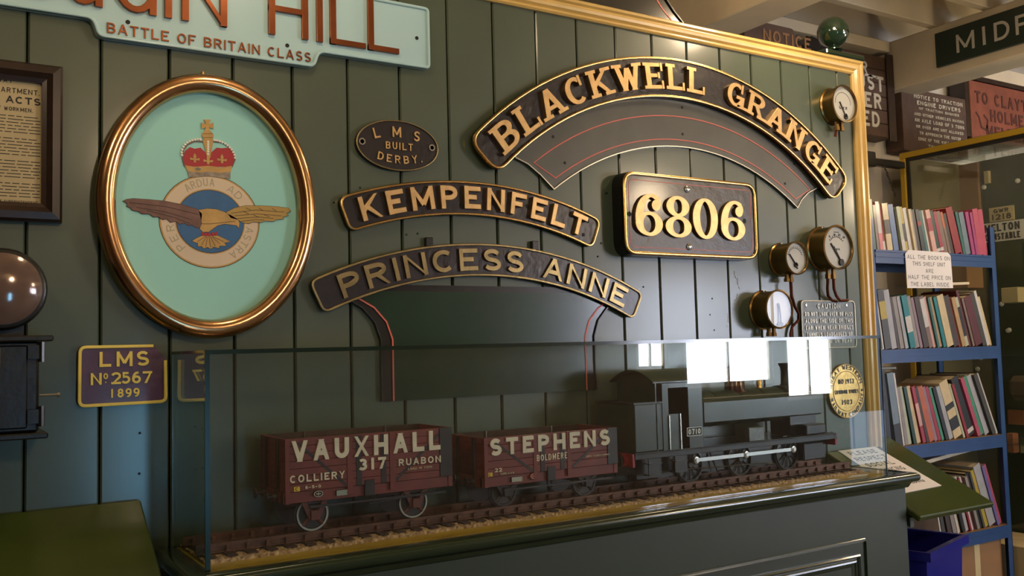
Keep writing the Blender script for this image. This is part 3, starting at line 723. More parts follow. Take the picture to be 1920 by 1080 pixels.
pearls = [(362,342),(361,332),(363,321),(368,311),(374,302),(382,295),(391,290),(401,286),(411,284),(421,282),(431,283), (484,286),(494,287),(504,290),(514,294),(524,299),(533,305),(541,313),(548,321),(554,331),(559,341),(561,352)]+[(460,y) for y in (292,301,310,319,328,338)]
for q in pearls: m.prism(W, circle(*c2(*q), .0031, .0030, 10), Z0, Z0+.0030)
obj('pearls', m, 'c_pearl', bd)
for q in ((410, 355), (512, 358), (460, 362)):
    x, z = c2(*q); m = MB()
    m.prism(W, [(x, z+.014), (x+.004, z+.006), (x+.003, z), (x+.012, z+.002), (x+.012, z-.004), (x+.003, z-.004), (x+.003, z-.010), (x-.003, z-.010), (x-.003, z-.004), (x-.012, z-.004), (x-.012, z+.002), (x-.003, z), (x-.004, z+.006)], Z0, Z0+.0028); obj('crown_ornament', m, 'c_gold', bd)
m = MB(); m.prism(W, circle(*c2(422, 394), .007, .0035, 14), Z0, Z0+.003); obj('green_jewel', m, 'sheet_green', bd)

# ================================================================ GAUGES
def gauge(label, cx, cz, r, d, marks, pipes, dark=False):
    t = thing('pressure_gauge', label, 'gauge', (cx, 0, cz), 'brass pressure gauges on the planked wall')
    m = MB(); m.lathe((cx, 0, cz), (0, -1, 0), [(r*1.02, 0.001), (r*1.02, .004), (r*.95, .008), (r*.94, d-.010), (r, d-.006), (r, d), (r*.93, d+.002), (r*.90, d-.004)], 48); m.f.pop()
    obj('case', m, 'gun_brass', t, smooth=True)
    m = MB(); m.lathe((cx, -(d-.0105), cz), (0, -1, 0), [(r*.935, 0), (r*.935, .001), (0, .001)], 48); dl = obj('dial', m, 'dial', t)
    m = MB(); m.lathe((cx, -(d-.003), cz), (0, -1, 0), [(r*.90, 0), (r*.90, .001), (0, .001)], 48); obj('glass', m, 'gauge_glass', t)
    D = lambda x, z, q: (cx+x*r, -(d-.0093)-q, cz+z*r)
    m = MB(); marks(m, D); obj('dial_print', m, 'ink', t)
    for sx in (-.62, .62):
        pass
    m = MB(); m.lathe((cx, -.006, cz+r*.985), (0, -1, 0), [(.004, 0), (.004, .003), (0, .004)], 10); obj('screw', m, 'steel_light', t)
    m = MB()
    for k in (-.18, .18):
        x = cx+k*r; zz = max(cz-r*1.36, .017); m.tube([(x, -d*.45, cz-r*.9), (x, -d*.45, cz-r*1.18)], .0085, 6); m.tube([(x, -d*.45, cz-r*1.16), (x, -d*.45, zz)], .0115, 6)
    obj('unions', m, 'gun_brass', t)
    for q in pipes:
        m = MB(); m.tube(q, .0055, 8); obj('pipe', m, 'pipe_copper', t, smooth=True)
    return t
def hand(m, D, ang, l, back=.25, piv=(0, 0)):
    c, s = math.cos(math.radians(ang)), math.sin(math.radians(ang))
    seg(m, D, [(piv[0]-c*back, piv[1]-s*back), (piv[0]+c*l, piv[1]+s*l)], .05, 0, .004); m.prism(D, circle(piv[0], piv[1], .1, n=14), 0, .006)
def dial3(m, D):
    hand(m, D, 128, 1.0, .1, (.22, -.62)); hand(m, D, 124, .8, .05, (.22, -.62)); m.prism(D, circle(.22, -.66, .15, n=16), 0, .007)
    seg(m, D, A(0, -.05, .52, .52, 45, 135, 12), .022, 0, .0006)
    for i in range(9):
        a = math.radians(40+i*12.5); seg(m, D, [(.52*math.cos(a), -.05+.52*math.sin(a)), (.62*math.cos(a), -.05+.62*math.sin(a))], .025, 0, .0006)
    for i, s_ in enumerate(('0', '10', '20', '30')):
        text(D, s_, -.48+.30*i, .42+(.1 if i in (1, 2) else 0), .10, .2, .8, .2, .4, 0, .0006, mb=m)
    text(D, 'G.W.R.', .03, -.12, .09, .2, .8, .2, .4, 0, .0006, mb=m, align='c'); seg(m, D, [(-.15, .68), (.2, .68)], .03, 0, .0006)
g3 = (2.744, .354); g3r = .086
gauge('largest brass gauge, dial with two long needles, right of the 6806 plate', g3[0], g3[1], g3r, .08, dial3,
      [[(g3[0]+.016, -.036, .24), (g3[0]+.016, -.036, .20), (g3[0]+.03, -.034, .172), (g3[0]+.06, -.025, .155), (g3[0]+.10, -.02, .155), (g3[0]+.125, -.012, .158)],
       [(g3[0]-.016, -.036, .24), (g3[0]-.014, -.03, .20), (g3[0], -.02, .172), (g3[0]+.03, -.012, .156), (g3[0]+.06, -.01, .152)]])
def dial2(m, D):
    hand(m, D, 130, .75, .2, (-.02, -.35)); m.prism(D, circle(0, -.42, .13, n=14), 0, .006); seg(m, D, [(-.1, -.45), (.15, -.62)], .05, 0, .004)
    seg(m, D, A(0, 0, .6, .6, 20, 160, 14), .02, 0, .0005)
    for i in range(12):
        a = math.radians(20+i*12.7); seg(m, D, [(.6*math.cos(a), .6*math.sin(a)), (.72*math.cos(a), .72*math.sin(a))], .022, 0, .0005)
gauge('smaller brass gauge with one short needle, left of the largest gauge', 2.512, .306, .062, .08, dial2,
      [[(2.523, -.036, .22), (2.523, -.036, .17), (2.545, -.03, .13), (2.575, -.02, .105), (2.578, -.014, .08), (2.545, -.012, .055), (2.536, -.012, .03), (2.536, -.012, .018)]])
def dial4(m, D):
    for a, p in ((88, (-.02, -.75)), (95, (.18, -.75))): hand(m, D, a, .95, 0, p)
    seg(m, D, [(-.18, -.78), (.32, -.78)], .05, 0, .003); m.prism(D, circle(.02, .22, .09, n=12), 0, .004)
gauge('brass gauge with a plain pale dial, lowest of the gauges, beside the CAUTION plate', 2.408, .118, .071, .08, dial4, [])
def dial1(m, D):
    hand(m, D, 120, .8, .1, (.12, -.6)); text(D, 'G.W.R', .0, -.28, .16, .2, .8, .2, .4, 0, .0006, mb=m, align='c')
    seg(m, D, A(0, 0, .62, .62, 0, 180, 16), .02, 0, .0005)
    m.prism(D, circle(.14, -.68, .13, n=12), 0, .006)
gauge('brass gauge marked G.W.R at the top right corner under the ball finial', 2.847, .925, .0745, .06, dial1, [[(2.835, -.027, .84), (2.83, -.02, .80)]])

# CAUTION plate
t = thing('notice_plate', 'small cast metal CAUTION notice under the gauges, partly behind the glass case', 'notice', (2.755, -.01, -.03))
out = rrect(2.600, 2.912, -.030, .156, .022)
m = MB(); m.prism(W, out, .001, .008); obj('plate', m, 'caution_plate', t)
m = MB(); m.rim(W, out, rimprof(.006, .008, .004)); obj('rim', m, 'caution_raise', t)
m = MB()
for s_, z, h, f in (('CAUTION', .124, .019, .13), ('DO NOT LOOK OVER OR PASS', .095, .016, .272), ('ALONG THE SIDE OF THIS', .069, .016, .272), ('CAR WHEN NEAR BRIDGES', .043, .016, .272), ('TUNNELS LOADGAUGES OR', .017, .016, .262), ('STAGING IN OR NEAR', -.009, .016, .25)):
    text(W, s_, 2.757, z, h, .17, .6, .25, .7, .007, .011, fit=f, align='c', mb=m)
obj('lettering', m, 'caution_raise', t)
for px, py in ((1512, 572), (1588, 572)):
    x, z = onY(-.01, px, py); m = MB(); m.lathe((x, -.008, z), (0, -1, 0), [(.007, 0), (.006, .003), (0, .004)], 14); obj('screw', m, 'steel_light', t, smooth=True)

# round works plate behind the glass
t = thing('works_plate', 'round brass railway works plate dated 1903 on the wall seen through the case', 'plate', (2.83, -.01, -.30))
rc = (2.838, -.196); m = MB(); m.prism(W, circle(rc[0], rc[1], .105), .001, .009); obj('disc', m, 'brass', t)
m = MB(); m.rim(W, circle(rc[0], rc[1], .105), rimprof(.004, .009, .003)); m.rim(W, circle(rc[0], rc[1], .078), rimprof(.003, .009, .002)); obj('rims', m, 'brass_soft', t)
m = MB(); text(W, 'GREAT WESTERN', 0, 0, .017, .17, .8, .3, .6, .008, .0105, arc=(rc[0], rc[1], .084, 172, 18), mb=m)
text(W, 'RAILWAY COMPANY', 0, 0, .017, .17, .8, .3, .6, .008, .0105, arc=(rc[0], rc[1], .084, 196, 352), mb=m)
m.prism(W, circle(rc[0]+.092, rc[1], .005, n=12), .008, .0105)
text(W, 'NO 1933', rc[0], rc[1]+.028, .019, .17, .8, .3, .6, .008, .0105, align='c', mb=m, fit=.09); text(W, 'SWINDON WORKS', rc[0], rc[1]-.010, .015, .17, .7, .25, .6, .008, .0105, align='c', mb=m, fit=.14); text(W, '1903', rc[0], rc[1]-.052, .019, .17, .8, .3, .6, .008, .0105, align='c', mb=m, fit=.06)
obj('lettering', m, 'plate_black', t)

# framed notice, left
t = thing('framed_notice', 'aged printed notice headed FACTORY ACTS in a dark wooden frame at the left edge', 'picture', (-.2, -.02, .32))
out = [(-.46, .322), (.074, .322), (.074, .694), (-.46, .694)]
m = MB(); m.rim(W, out, [(0, .0), (0, .022), (.006, .030), (.022, .032), (.034, .022), (.044, .018), (.044, .006)]); obj('frame', m, 'wood_frame', t)
m = MB(); m.prism(W, [(-.42, .36), (.034, .36), (.034, .66), (-.42, .66)], .004, .008); obj('sheet', m, 'old_paper', t)
m = MB(); tx = dict(d0=.0078, d1=.0086, align='r', mb=m)
text(W, 'MIDLAND RAILWAY', -.03, .645, .010, .16, .8, .3, .6, **tx)
text(W, 'CARRIAGE DEPARTMENT.', .026, .622, .012, .15, .7, .22, .6, **tx)
text(W, 'FACTORY ACTS', .028, .598, .0165, .2, .95, .22, .5, **tx)
text(W, 'ATTENDANCE OF WORKMEN.', .012, .580, .009, .16, .65, .2, .5, **tx)
for i in range(26):
    z = .568-i*.0075
    if i in (6, 13, 20): continue
    x = -.38
    while x < .024:
        l = random.uniform(.01, .035); seg(m, W, [(x, z), (min(x+l, .028), z)], .0018, .0078, .0083); x += l+.004
text(W, 'CHIEF SUPERINTENDENT.', .026, .365, .006, .16, .7, .2, .5, **tx)
obj('printing', m, 'ink', t)

# railway lamp on the left
t = thing('railway_lamp', 'black square railway lamp with a big round lens at the left edge', 'lamp', (-.12, -.06, -.16))
m = MB(); m.box(-.30, .018, -.13, -.002, -.155, .045, .006); obj('body', m, 'lamp_black', t)
m = MB(); m.box(-.33, .045, -.15, -.001, .043, .056, .003); obj('lid', m, 'lamp_black', t)
m = MB(); m.box(-.33, .035, -.15, -.001, -.168, -.155, .003); obj('base_flange', m, 'lamp_black', t)
m = MB(); m.box(-.30, -.005, -.137, -.13, -.145, .035, .003); dr = obj('door', m, 'lamp_black', t)
for z in (.02, -.12):
    m = MB(); m.tube([(.022, -.136, z-.022), (.022, -.136, z+.022)], .007, 8); m.box(-.005, .024, -.14, -.136, z-.015, z+.015); obj('hinge', m, 'lamp_black', t)
m = MB(); m.tube([(.02, -.12, -.075), (.055, -.12, -.075)], .003, 8); m.lathe((.055, -.12, -.075), (1, 0, 0), [(.006, 0), (.006, .005), (0, .006)], 8); obj('latch', m, 'steel_light', t)
m = MB(); m.box(-.30, -.0585, -.140, -.136, -.13, .03); obj('yellow_panel', m, 'yellow_letter', t)
m = MB(); m.lathe((-.055, -.02, .158), (0, -1, 0), [(.09, 0), (.09, .10), (.085, .112), (.078, .115)], 40); m.box(-.10, -.01, -.10, -.02, .05, .09); obj('lens_housing', m, 'lamp_black', t, smooth=True)
m = MB(); m.lathe((-.055, -.13, .158), (0, -1, 0), [(.079, 0), (.078, .006), (.06, .018), (.03, .026), (0, .028)], 40); obj('lens', m, 'lens', t, smooth=True)

# ================================================================ SLOPING DESKS
def desk(name, label, x0, x1, dep, extra=None):
    z0, z1 = (-.338, -.60) if x0 < 1 else (-.394, -.608); k = (z1-z0)/-dep
    t = thing(name, label, 'desk', ((x0+x1)/2, -dep/2, FL))
    yb = -.012 if x0 < 1 else .040
    D = lambda x, v, d: (x, yb-v*dep-d*.46, z0+(z1-z0)*v+d*.89)     # v from wall (0) to front (1), d out of the slope
    m = MB(); m.prism(D, [(x0, 0), (x1, 0), (x1, 1), (x0, 1)] if x0 < 1 else [(x0, .122), (3.026, .122), (3.026, 0), (x1, 0), (x1, 1), (x0, 1)], -.022, 0); obj('top', m, 'desk_green', t, bev=.004)
    m = MB()
    for x in (x0+.02, x1-.045):
        p = [(x, -.01, FL+.001), (x, -.01, z0-.03), (x, -dep+.03, z1-.022), (x, -dep+.03, FL+.001)]; m.hexa(p+[(q[0]+.025, q[1], q[2]) for q in p])
    obj('sides', m, 'cabinet_green', t) if not extra else None
    return t, D
desk('reading_desk', 'dark green sloping desk top against the wall left of the glass case', -1.2, .25, .46)
dk, DD = desk('reading_desk', 'dark green sloping desk holding a white notice, right of the glass case', 2.70, 3.139, .44, True)
p = [(2.698, -.03, -.456), (2.698, -.36, -.6165), (2.698, -.36, -.65), (2.698, -.03, -.50)]; m = MB(); m.hexa(p+[(q[0]+.02, q[1], q[2]) for q in p]); obj('bracket', m, 'cabinet_green', dk)
def onslope(px, py):
    z0, z1, dep = -.394, -.608, .44; d = ray(px, py); n = Vector((0, (z1-z0), dep)); p0 = Vector((0, .040, z0))
    tt = (p0-CAM).dot(n)/d.dot(n); q = CAM+d*tt; return (q.x, (.040-q.y)/dep)
q = [onslope(1571, 846), onslope(1640, 838), onslope(1765, 911), onslope(1690, 926)]
t = thing('paper_notice', 'white laminated PLEASE RESPECT SOCIAL DISTANCING notice on the right hand desk', 'notice', DD(q[0][0]+.15, .3, .001)[0:3])
m = MB(); m.prism(DD, q, .0002, .0022); obj('sheet', m, 'paper_white', t)
ex = Vector((q[1][0]-q[0][0], (q[1][1]-q[0][1]))); ey = Vector((q[3][0]-q[0][0], q[3][1]-q[0][1]))
DN = lambda u, v, d: DD(q[0][0]+ex.x*u+ey.x*(1-v), q[0][1]+ex.y*u+ey.y*(1-v), d)
m = MB()
for s_, v in (('PLEASE', .86), ('RESPECT', .72), ('SOCIAL', .58), ('DISTANCING', .44), ('WHILST IN', .27), ('THIS BUILDING', .15)):
    text(DN, s_, .5, v, .085, .16, 1.1, .3, .8, .0022, .0026, align='c', mb=m, fit=min(.82, .12*len(s_)))
obj('printing', m, 'ink', t)

# ================================================================ CABINET UNDER THE CASE
t = thing('display_cabinet', 'glossy dark green panelled cabinet carrying the glass case', 'cabinet', (1.5, -.18, FL))
CX0, CX1, CYF = .335, 2.695, -.352
m = MB(); m.box(CX0, CX1, CYF, -.004, FL+.001, -.512, .004); obj('body', m, 'cabinet_green', t)
m = MB(); m.box(CX0-.03, 2.705, -.352, -.003, -.497, -.464, .003); obj('top_board', m, 'moulding_green', t)
pr = [(0, -.4625)]+[(-.014-.0165*math.sin(a*PI/12), -.479+.0165*math.cos(a*PI/12)) for a in range(13)]+[(-.010, -.497), (-.006, -.503), (-.002, -.512), (0, -.514)]
m = MB(); n = len(pr); e0, e1 = CX0-.03, 2.707
# bullnose moulding: left return, front, right return
path = [((e0, -.004), (-1, 0)), ((e0, -.352), (-1, -1)), ((e1, -.352), (1, -1)), ((e1, -.004), (1, 0))]
vs = []
for (x, y), (dx, dy) in path:
    for o, z in pr: vs.append((x-dx*o if dx else x, y-dy*o if dy else y, z))
fs = [[j*n+i, j*n+i+1, (j+1)*n+i+1, (j+1)*n+i] for j in range(3) for i in range(n-1)]
m.add(vs, fs+[list(range(n)), [3*n+i for i in range(n)]]); obj('bullnose_moulding', m, 'moulding_green', t, smooth=True)
YC = lambda x, z, d: (x, CYF-d, z)
for i, (xa, xb) in enumerate(((.42, 1.40), (1.55, 2.465))):
    dd = MB(); dd.prism(YC, [(xa, -1.40), (xb, -1.40), (xb, -.657), (xa, -.657)], .0, .004); dd.f = dd.f[:]
    do = obj('door', dd, 'cabinet_green', t, bev=.002)
    m = MB(); m.rim(YC, [(xa+.004, -1.396), (xb-.004, -1.396), (xb-.004, -.661), (xa+.004, -.661)], [(0, .003), (0, .0095), (.004, .011), (.0052, .003)]); obj('edge_bead', m, 'cabinet_green', do)
    m = MB(); m.rim(YC, [(xa+.05, -1.35), (xb-.042, -1.35), (xb-.042, -.703), (xa+.05, -.703)], [(0, .003), (0, .012), (.004, .016), (.009, .012), (.012, .007), (.018, .012), (.023, .013), (.027, .008), (.034, .006), (.040, .003)]); obj('panel_moulding', m, 'cabinet_green', do)
m = MB(); m.box(.332, 2.612, -.329, -.016, -.4645, -.4628); obj('yellow_base_strip', m, 'base_varnish', t)
# ================================================================ TRACK
BASE = -.4625
t = thing('model_track', 'model railway track with rusty rails and dark sleepers laid in the ballast', 'track', (1.5, -.13, BASE))
for y in (-.0665, -.1935):
    m = MB()
    for (a, b_, c, d) in ((-.009, .009, -.451, -.448), (-.0025, .0025, -.449, -.437), (-.0055, .0055, -.438, -.430)): m.box(.335, 2.60, y+a, y+b_, c, d)
    obj('rail', m, 'rail_rust', t)
sl = None
x = .36; first = None
while x < 2.6:
    if first is None:
        m = MB(); m.box(x-.012, x+.012, -.242, -.018, -.4555, -.4512, .001); first = obj('sleeper', m, 'sleeper', t); x0s = x
    else:
        c = first.copy(); S.collection.objects.link(c); c.parent = t; c.location.x = first.location.x+x-x0s
    x += .047
x = .36; fc = {}
while x < 2.6:
    for y in (-.0665, -.1935):
        if y not in fc:
            m = MB(); m.box(x-.007, x+.007, y-.013, y+.013, -.452, -.446, .0015); m.box(x-.005, x+.005, y-.010, y-.004, -.447, -.436, .001); m.box(x-.005, x+.005, y+.004, y+.010, -.447, -.436, .001)
            fc[y] = (obj('rail_chair', m, 'rail_rust', t), x)
        else:
            c = fc[y][0].copy(); S.collection.objects.link(c); c.parent = t; c.location.x = x-fc[y][1]
    x += .047
m = MB(); rng = random.Random(3); nx, ny = 330, 36; y0, y1 = -.263, -.016
vs = []; fs = []
for j in range(ny+1):
    for i in range(nx+1):
        e = min(j, ny-j)/ny; yy = y0+(y1-y0)*j/ny+rng.uniform(-.002, .002); edge = (j == 0 or j == ny)
        yy += rng.uniform(-.006, .006) if edge and j == 0 else 0
        zz = -.4635 if edge else -.4565+rng.uniform(-.0022, .0026)
        vs.append((.34+(2.60-.34)*i/nx+rng.uniform(-.002, .002), yy, zz))
for j in range(ny):
    for i in range(nx): a = j*(nx+1)+i; fs.append([a, a+1, a+nx+2, a+nx+1])
m.add(vs, fs); obj('track_ballast', m, 'ballast', label='tan stone ballast under the model track inside the glass case', cat='ballast', kind='stuff')

# ================================================================ WAGONS
def wheel(m, x, y, z, r, w=.012, flange=True, side=-1):
    m.lathe((x, y, z), (0, side, 0), [(r*.97, -w), (r, -w*.1), (r, 0), (r*.86, .0005), (r*.84, -.003)], 36)
def wagon(label, x0, x1, zt, zb, nplank, name1, letters2, seed):
    Y0, Y1 = -.2255, -.035; t = thing('coal_wagon', label, 'wagon', ((x0+x1)/2, -.13, -.43), 'model open coal wagons')
    hgt = (zt-zb); ph = hgt/nplank
    for k in range(nplank):
        za = zb+k*ph
        m = MB(); m.box(x0, x1, Y0, Y0+.007, za+.0004, za+ph-.0004, .0006); obj('side_plank', m, 'wagon_red', t)
        m = MB(); m.box(x0, x1, Y1-.007, Y1, za+.0004, za+ph-.0004, .0006); obj('side_plank', m, 'wagon_inside', t)
        for xe in (x0, x1-.007):
            m = MB(); m.box(xe, xe+.007, Y0+.007, Y1-.007, za+.0004, za+ph-.0004, .0006); obj('end_plank', m, 'wagon_red', t)
    m = MB(); m.box(x0+.007, x1-.007, Y0+.007, Y1-.007, zb, zb+.006); obj('floor', m, 'wagon_inside', t)
    m = MB(); zs = zb-.028
    for y in (Y0+.006, Y1-.020): m.box(x0-.004, x1+.004, y, y+.014, zs, zb-.0005, .001)
    for xe in (x0-.004, x1-.010): m.box(xe, xe+.014, Y0+.004, Y1-.004, zs, zb-.0005, .001)
    obj('underframe', m, 'wagon_red', t)
    L = x1-x0
    F = lambda x, z, d: (x, Y0-d, z)
    for fx in (.365, .62):       # vertical strapping each side of the door
        m = MB(); m.box(x0+L*fx-.0075, x0+L*fx+.0075, Y0-.0018, Y0+.001, zb-.02, zt, .0006); obj('upright', m, 'wagon_red', t)
        m = MB(); m.box(x0+L*fx-.0075+.024*(1 if fx < .5 else -1), x0+L*fx+.0075+.024*(1 if fx < .5 else -1), Y0-.0014, Y0+.001, zb, zt-.004, .0004); obj('door_strap', m, 'wagon_iron', t)
    for s_ in (0, 1):
        m = MB(); xa, xb = (x0+.03, x0+L*.365-.01) if s_ == 0 else (x1-.03, x0+L*.62+.01)
        seg(m, F, [(xa, zt-.01), (xb, zb+.004)], .007, -.0005, .0009); obj('diagonal_brace', m, 'wagon_iron', t)
    m = MB(); m.box(x0-.001, x0+.011, Y0-.003, Y0+.001, zs, zt, .0008); obj('corner_plate', m, 'wagon_red', t)
    m = MB(); m.box(x1-.036, x1+.001, Y0-.0025, Y0+.001, zb, zt, .0008); obj('corner_plate', m, 'wagon_iron', t)
    for xe, sg in ((x0, -1), (x1, 1)):
        for yy in (Y0+.05, Y1-.05):
            m = MB(); m.box(min(xe, xe+sg*.006), max(xe, xe+sg*.006), yy-.006, yy+.006, zs, zt-.002, .0008); obj('end_stanchion', m, 'wagon_iron', t)
        for yy in (-.175, -.085):
            m = MB(); m.lathe((xe+sg*.004, yy, zb-.014), (sg, 0, 0), [(.008, 0), (.007, .012), (.004, .013), (.004, .024), (.0125, .025), (.0125, .028), (0, .029)], 16); obj('buffer', m, 'wagon_iron', t, smooth=True)
        m = MB(); m.tube([(xe+sg*.004, -.13, zb-.014), (xe+sg*.020, -.13, zb-.016), (xe+sg*.024, -.13, zb-.03)], .0025, 6); obj('coupling_hook', m, 'wagon_iron', t)
    for px_ in (.25, .76):
        m = MB(); m.box(x0+L*px_-.002, x0+L*px_+.002, Y1-.012, Y1-.007, zb, zt+.001); obj('inner_knee', m, 'steel_light', t)
    wx = [x0+L*.17, x0+L*.775]; rz = -.43; r = .0405
    for xw in wx:
        for side, y in ((-1, -.1985), (1, -.0615)):
            m = MB(); m.lathe((xw, y, rz+r), (0, side, 0), [(r*1.10, -.009), (r*1.10, -.006), (r, -.005), (r, 0), (r*.86, 0), (r*.84, -.002)], 40); wh = obj('wheel', m, 'wagon_iron', t, smooth=True)
            if seed == 1 and side < 0:
                m = MB(); m.rim(lambda x, z, d: (x, y-d, z), circle(xw, rz+r, r*.99, n=40), [(0, -.001), (0, .0008), (r*.11, .0008), (r*.11, -.001)]); obj('white_rim', m, 'wheel_grey', wh)
            m = MB()
            m.lathe((xw, y, rz+r), (0, side, 0), [(r*.30, -.004), (r*.30, .003), (r*.2, .004), (0, .004)], 16)
            for a in range(4):
                an = PI/4+a*PI/2; m.tube([(xw+math.cos(an)*r*.2, y-side*.002, rz+r+math.sin(an)*r*.2), (xw+math.cos(an)*r*.9, y-side*.002, rz+r+math.sin(an)*r*.9)], .0042, 6)
            obj('spokes', m, 'wheel_red' if seed == 1 else 'wagon_iron', wh)
        m = MB(); m.tube([(xw, -.20, rz+r), (xw, -.06, rz+r)], .004, 10); obj('axle', m, 'wagon_iron', t)
        for y in (-.214, -.054):
            m = MB(); m.prism(lambda x, z, d: (x, y+d, z), [(xw-.034, zs+.001), (xw-.013, rz+r-.012), (xw+.013, rz+r-.012), (xw+.034, zs+.001), (xw+.020, zs+.001), (xw+.008, rz+r+.006), (xw-.008, rz+r+.006), (xw-.020, zs+.001)], 0, .004); m.box(xw-.011, xw+.011, y-.006, y+.004, rz+r-.012, rz+r+.012, .001); obj('axle_guard', m, 'wheel_red' if seed == 1 else 'wagon_iron', t)
            m = MB(); seg(m, lambda x, z, d: (x, y-.002+d, z), A(xw, zs+.012, .034, .016, 200, 340, 10), .005, 0, .005); obj('leaf_spring', m, 'wagon_iron', t)
    m = MB(); m.box(x0+.06, x1-.02, Y0-.001, Y0+.003, zs-.014, zs-.009); seg(m, lambda x, z, d: (x, Y0+d, z), [(x0+L*.48, zs), (x0+L*.48, zs-.02), (x0+L*.9, zs-.008)], .004, 0, .003); obj('brake_lever', m, 'wagon_iron', t)
    m = MB(); m.box(x0+L*.45, x0+L*.51, Y0-.002, Y0+.004, zs, zb+.012, .001); obj('door_stop', m, 'wagon_iron', t)
    fp = lambda m, s_, px0, py0, px1, h, **k: text(F, s_, onY(Y0, px0, py0)[0], onY(Y0, px0, py0)[1], h, fit=onY(Y0, px1, py0)[0]-onY(Y0, px0, py0)[0], d0=.0004, d1=.0042, mb=m, **k)
    for a in name1: text(F, a[0], onY(Y0, a[1], a[2])[0], zb+a[5], a[4], a[6], .75, .30, .5, .0003, .0040, fit=onY(Y0, a[3], a[2])[0]-onY(Y0, a[1], a[2])[0], each=lambda m: obj('letter', m, 'wagon_white', t))
    m = MB()
    for a in letters2: text(F, a[0], onY(Y0, a[1], a[2])[0], zb+a[5], a[4], a[6], .75, .30, .6, .0003, .0030, fit=onY(Y0, a[3], a[2])[0]-onY(Y0, a[1], a[2])[0], mb=m)
    obj('small_lettering', m, 'wagon_white', t)
    return t, F, zb, zs, Y0
t, F, zb, zs, Y0 = wagon('open wagon lettered VAUXHALL COLLIERY 317 RUABON with whitened wheel rims', .536, .985, -.2015, -.328, 7,
      [('VAUXHALL', 546, 850, 825, .050, .071, .23), ('317', 672, 880, 723, .029, .036, .24)], [('COLLIERY', 543, 890, 646, .0175, .022, .19), ('RUABON', 747, 875, 826, .0175, .038, .19), ('6-5-0', 572, 910, 601, .007, .005, .2), ('LOAD 10 TONS', 765, 890, 810, .005, .026, .13)], 1)
def tagplates(t, F, zb, yp, pl, oval):
    x = onY(Y0, yp[0], yp[1])[0]; m = MB(); m.prism(F, [(x, zb+.001), (x+.014, zb+.001), (x+.014, zb+.012), (x, zb+.012)], .0003, .0018); obj('yellow_square', m, 'wagon_yellow', t)
    m = MB(); seg(m, F, A(x+.007, zb+.0065, .0035, .0035, 50, 310, 10), .0013, .0015, .0024); obj('square_mark', m, 'ink', t)
    x = onY(Y0, pl[0], pl[1])[0]; m = MB(); m.rim(F, [(x, zb-.020), (x+.034, zb-.020), (x+.034, zb-.007), (x, zb-.007)], [(0, -.006), (0, .001), (.002, .001), (.002, -.004)]); m.box(x, x+.034, Y0, Y0+.006, zb-.020, zb-.007)
    for k in range(3): m.box(x+.006, x+.028, Y0-.001, Y0, zb-.011-.003*k, zb-.0102-.003*k)
    obj('number_tablet', m, 'caution_raise', t)
    x = onY(Y0, oval[0], oval[1])[0]; m = MB(); m.prism(F, circle(x, zb-.010, .0125, .008, 20), -.006, .0008); o = obj('oval_plate', m, oval[2], t)
    m = MB(); seg(m, F, circle(x, zb-.010, .011, .0068, 20), .001, .0006, .0015, True); seg(m, F, [(x-.006, zb-.010), (x+.006, zb-.010)], .0012, .0006, .0015); seg(m, F, [(x, zb-.014), (x, zb-.006)], .0012, .0006, .0015); obj('oval_mark', m, 'wagon_white', o)
tagplates(t, F, zb, (551, 910), (631, 920), (597, 925, 'wagon_iron'))
t, F, zb, zs, Y0 = wagon('open wagon lettered STEPHENS BOLDMERE 22, between the VAUXHALL wagon and the engine', 1.083, 1.535, -.2375, -.343, 5,
      [('STEPHENS', 918, 855, 1143, .046, .056, .24)], [('BOLDMERE', 1006, 870, 1063, .017, .030, .14), ('22', 927, 875, 940, .010, .012, .2), ('TARE 6-1-0', 937, 884, 963, .005, .003, .14), ('EMPTY TO BIRCH COPPICE', 1098, 860, 1142, .004, .027, .14)], 2)
tagplates(t, F, zb, (914, 875), (959, 885), (1001, 885, 'buffer_red'))

# ================================================================ LOCOMOTIVE
t = thing('model_locomotive', 'dark green model tank engine numbered 0710 with white coupling rods and red buffer beam', 'locomotive', (2.0, -.13, -.43))
LY0, LY1, LC = -.228, -.034, -.13
F = lambda x, z, d: (x, LY0-d, z)
m = MB(); m.box(1.60, 2.50, LY0, LY1, -.326, -.320, .001); m.box(1.60, 2.50, LY0, LY0+.006, -.340, -.322, .001); obj('running_board', m, 'loco_black', t)
m = MB(); m.box(1.64, 2.49, -.185, -.178, -.405, -.326); m.box(1.64, 2.49, -.082, -.075, -.405, -.326); obj('frames', m, 'loco_black', t)
for x in (1.598, 2.500):
    m = MB(); m.box(x-.006, x+.004, LY0+.002, LY1-.002, -.362, -.322, .001); obj('buffer_beam', m, 'buffer_red', t)
    sg = -1 if x < 2 else 1
    for y in (-.186, -.074):
        m = MB(); m.lathe((x+sg*.004, y, -.342), (sg, 0, 0), [(.021, 0), (.020, .005), (.018, .015), (.019, .017)], 20); obj('buffer_housing', m, 'buffer_red', t, smooth=True)
        m = MB(); m.lathe((x+sg*.019, y, -.342), (sg, 0, 0), [(.006, 0), (.006, .006), (.021, .008), (.020, .012), (0, .014)], 20); obj('buffer_head', m, 'loco_black', t, smooth=True)
m = MB(); m.box(1.606, 1.716, LY0+.004, LY1-.004, -.320, -.176, .003); obj('bunker', m, 'loco_green', t)
m = MB(); m.rim(lambda x, z, d: (x, z, -.177+d), [(1.604, LY0+.002), (1.716, LY0+.002), (1.716, LY1-.002), (1.604, LY1-.002)], [(0, 0), (0, .006), (.004, .006), (.004, 0)]); obj('bunker_rim', m, 'loco_black', t)
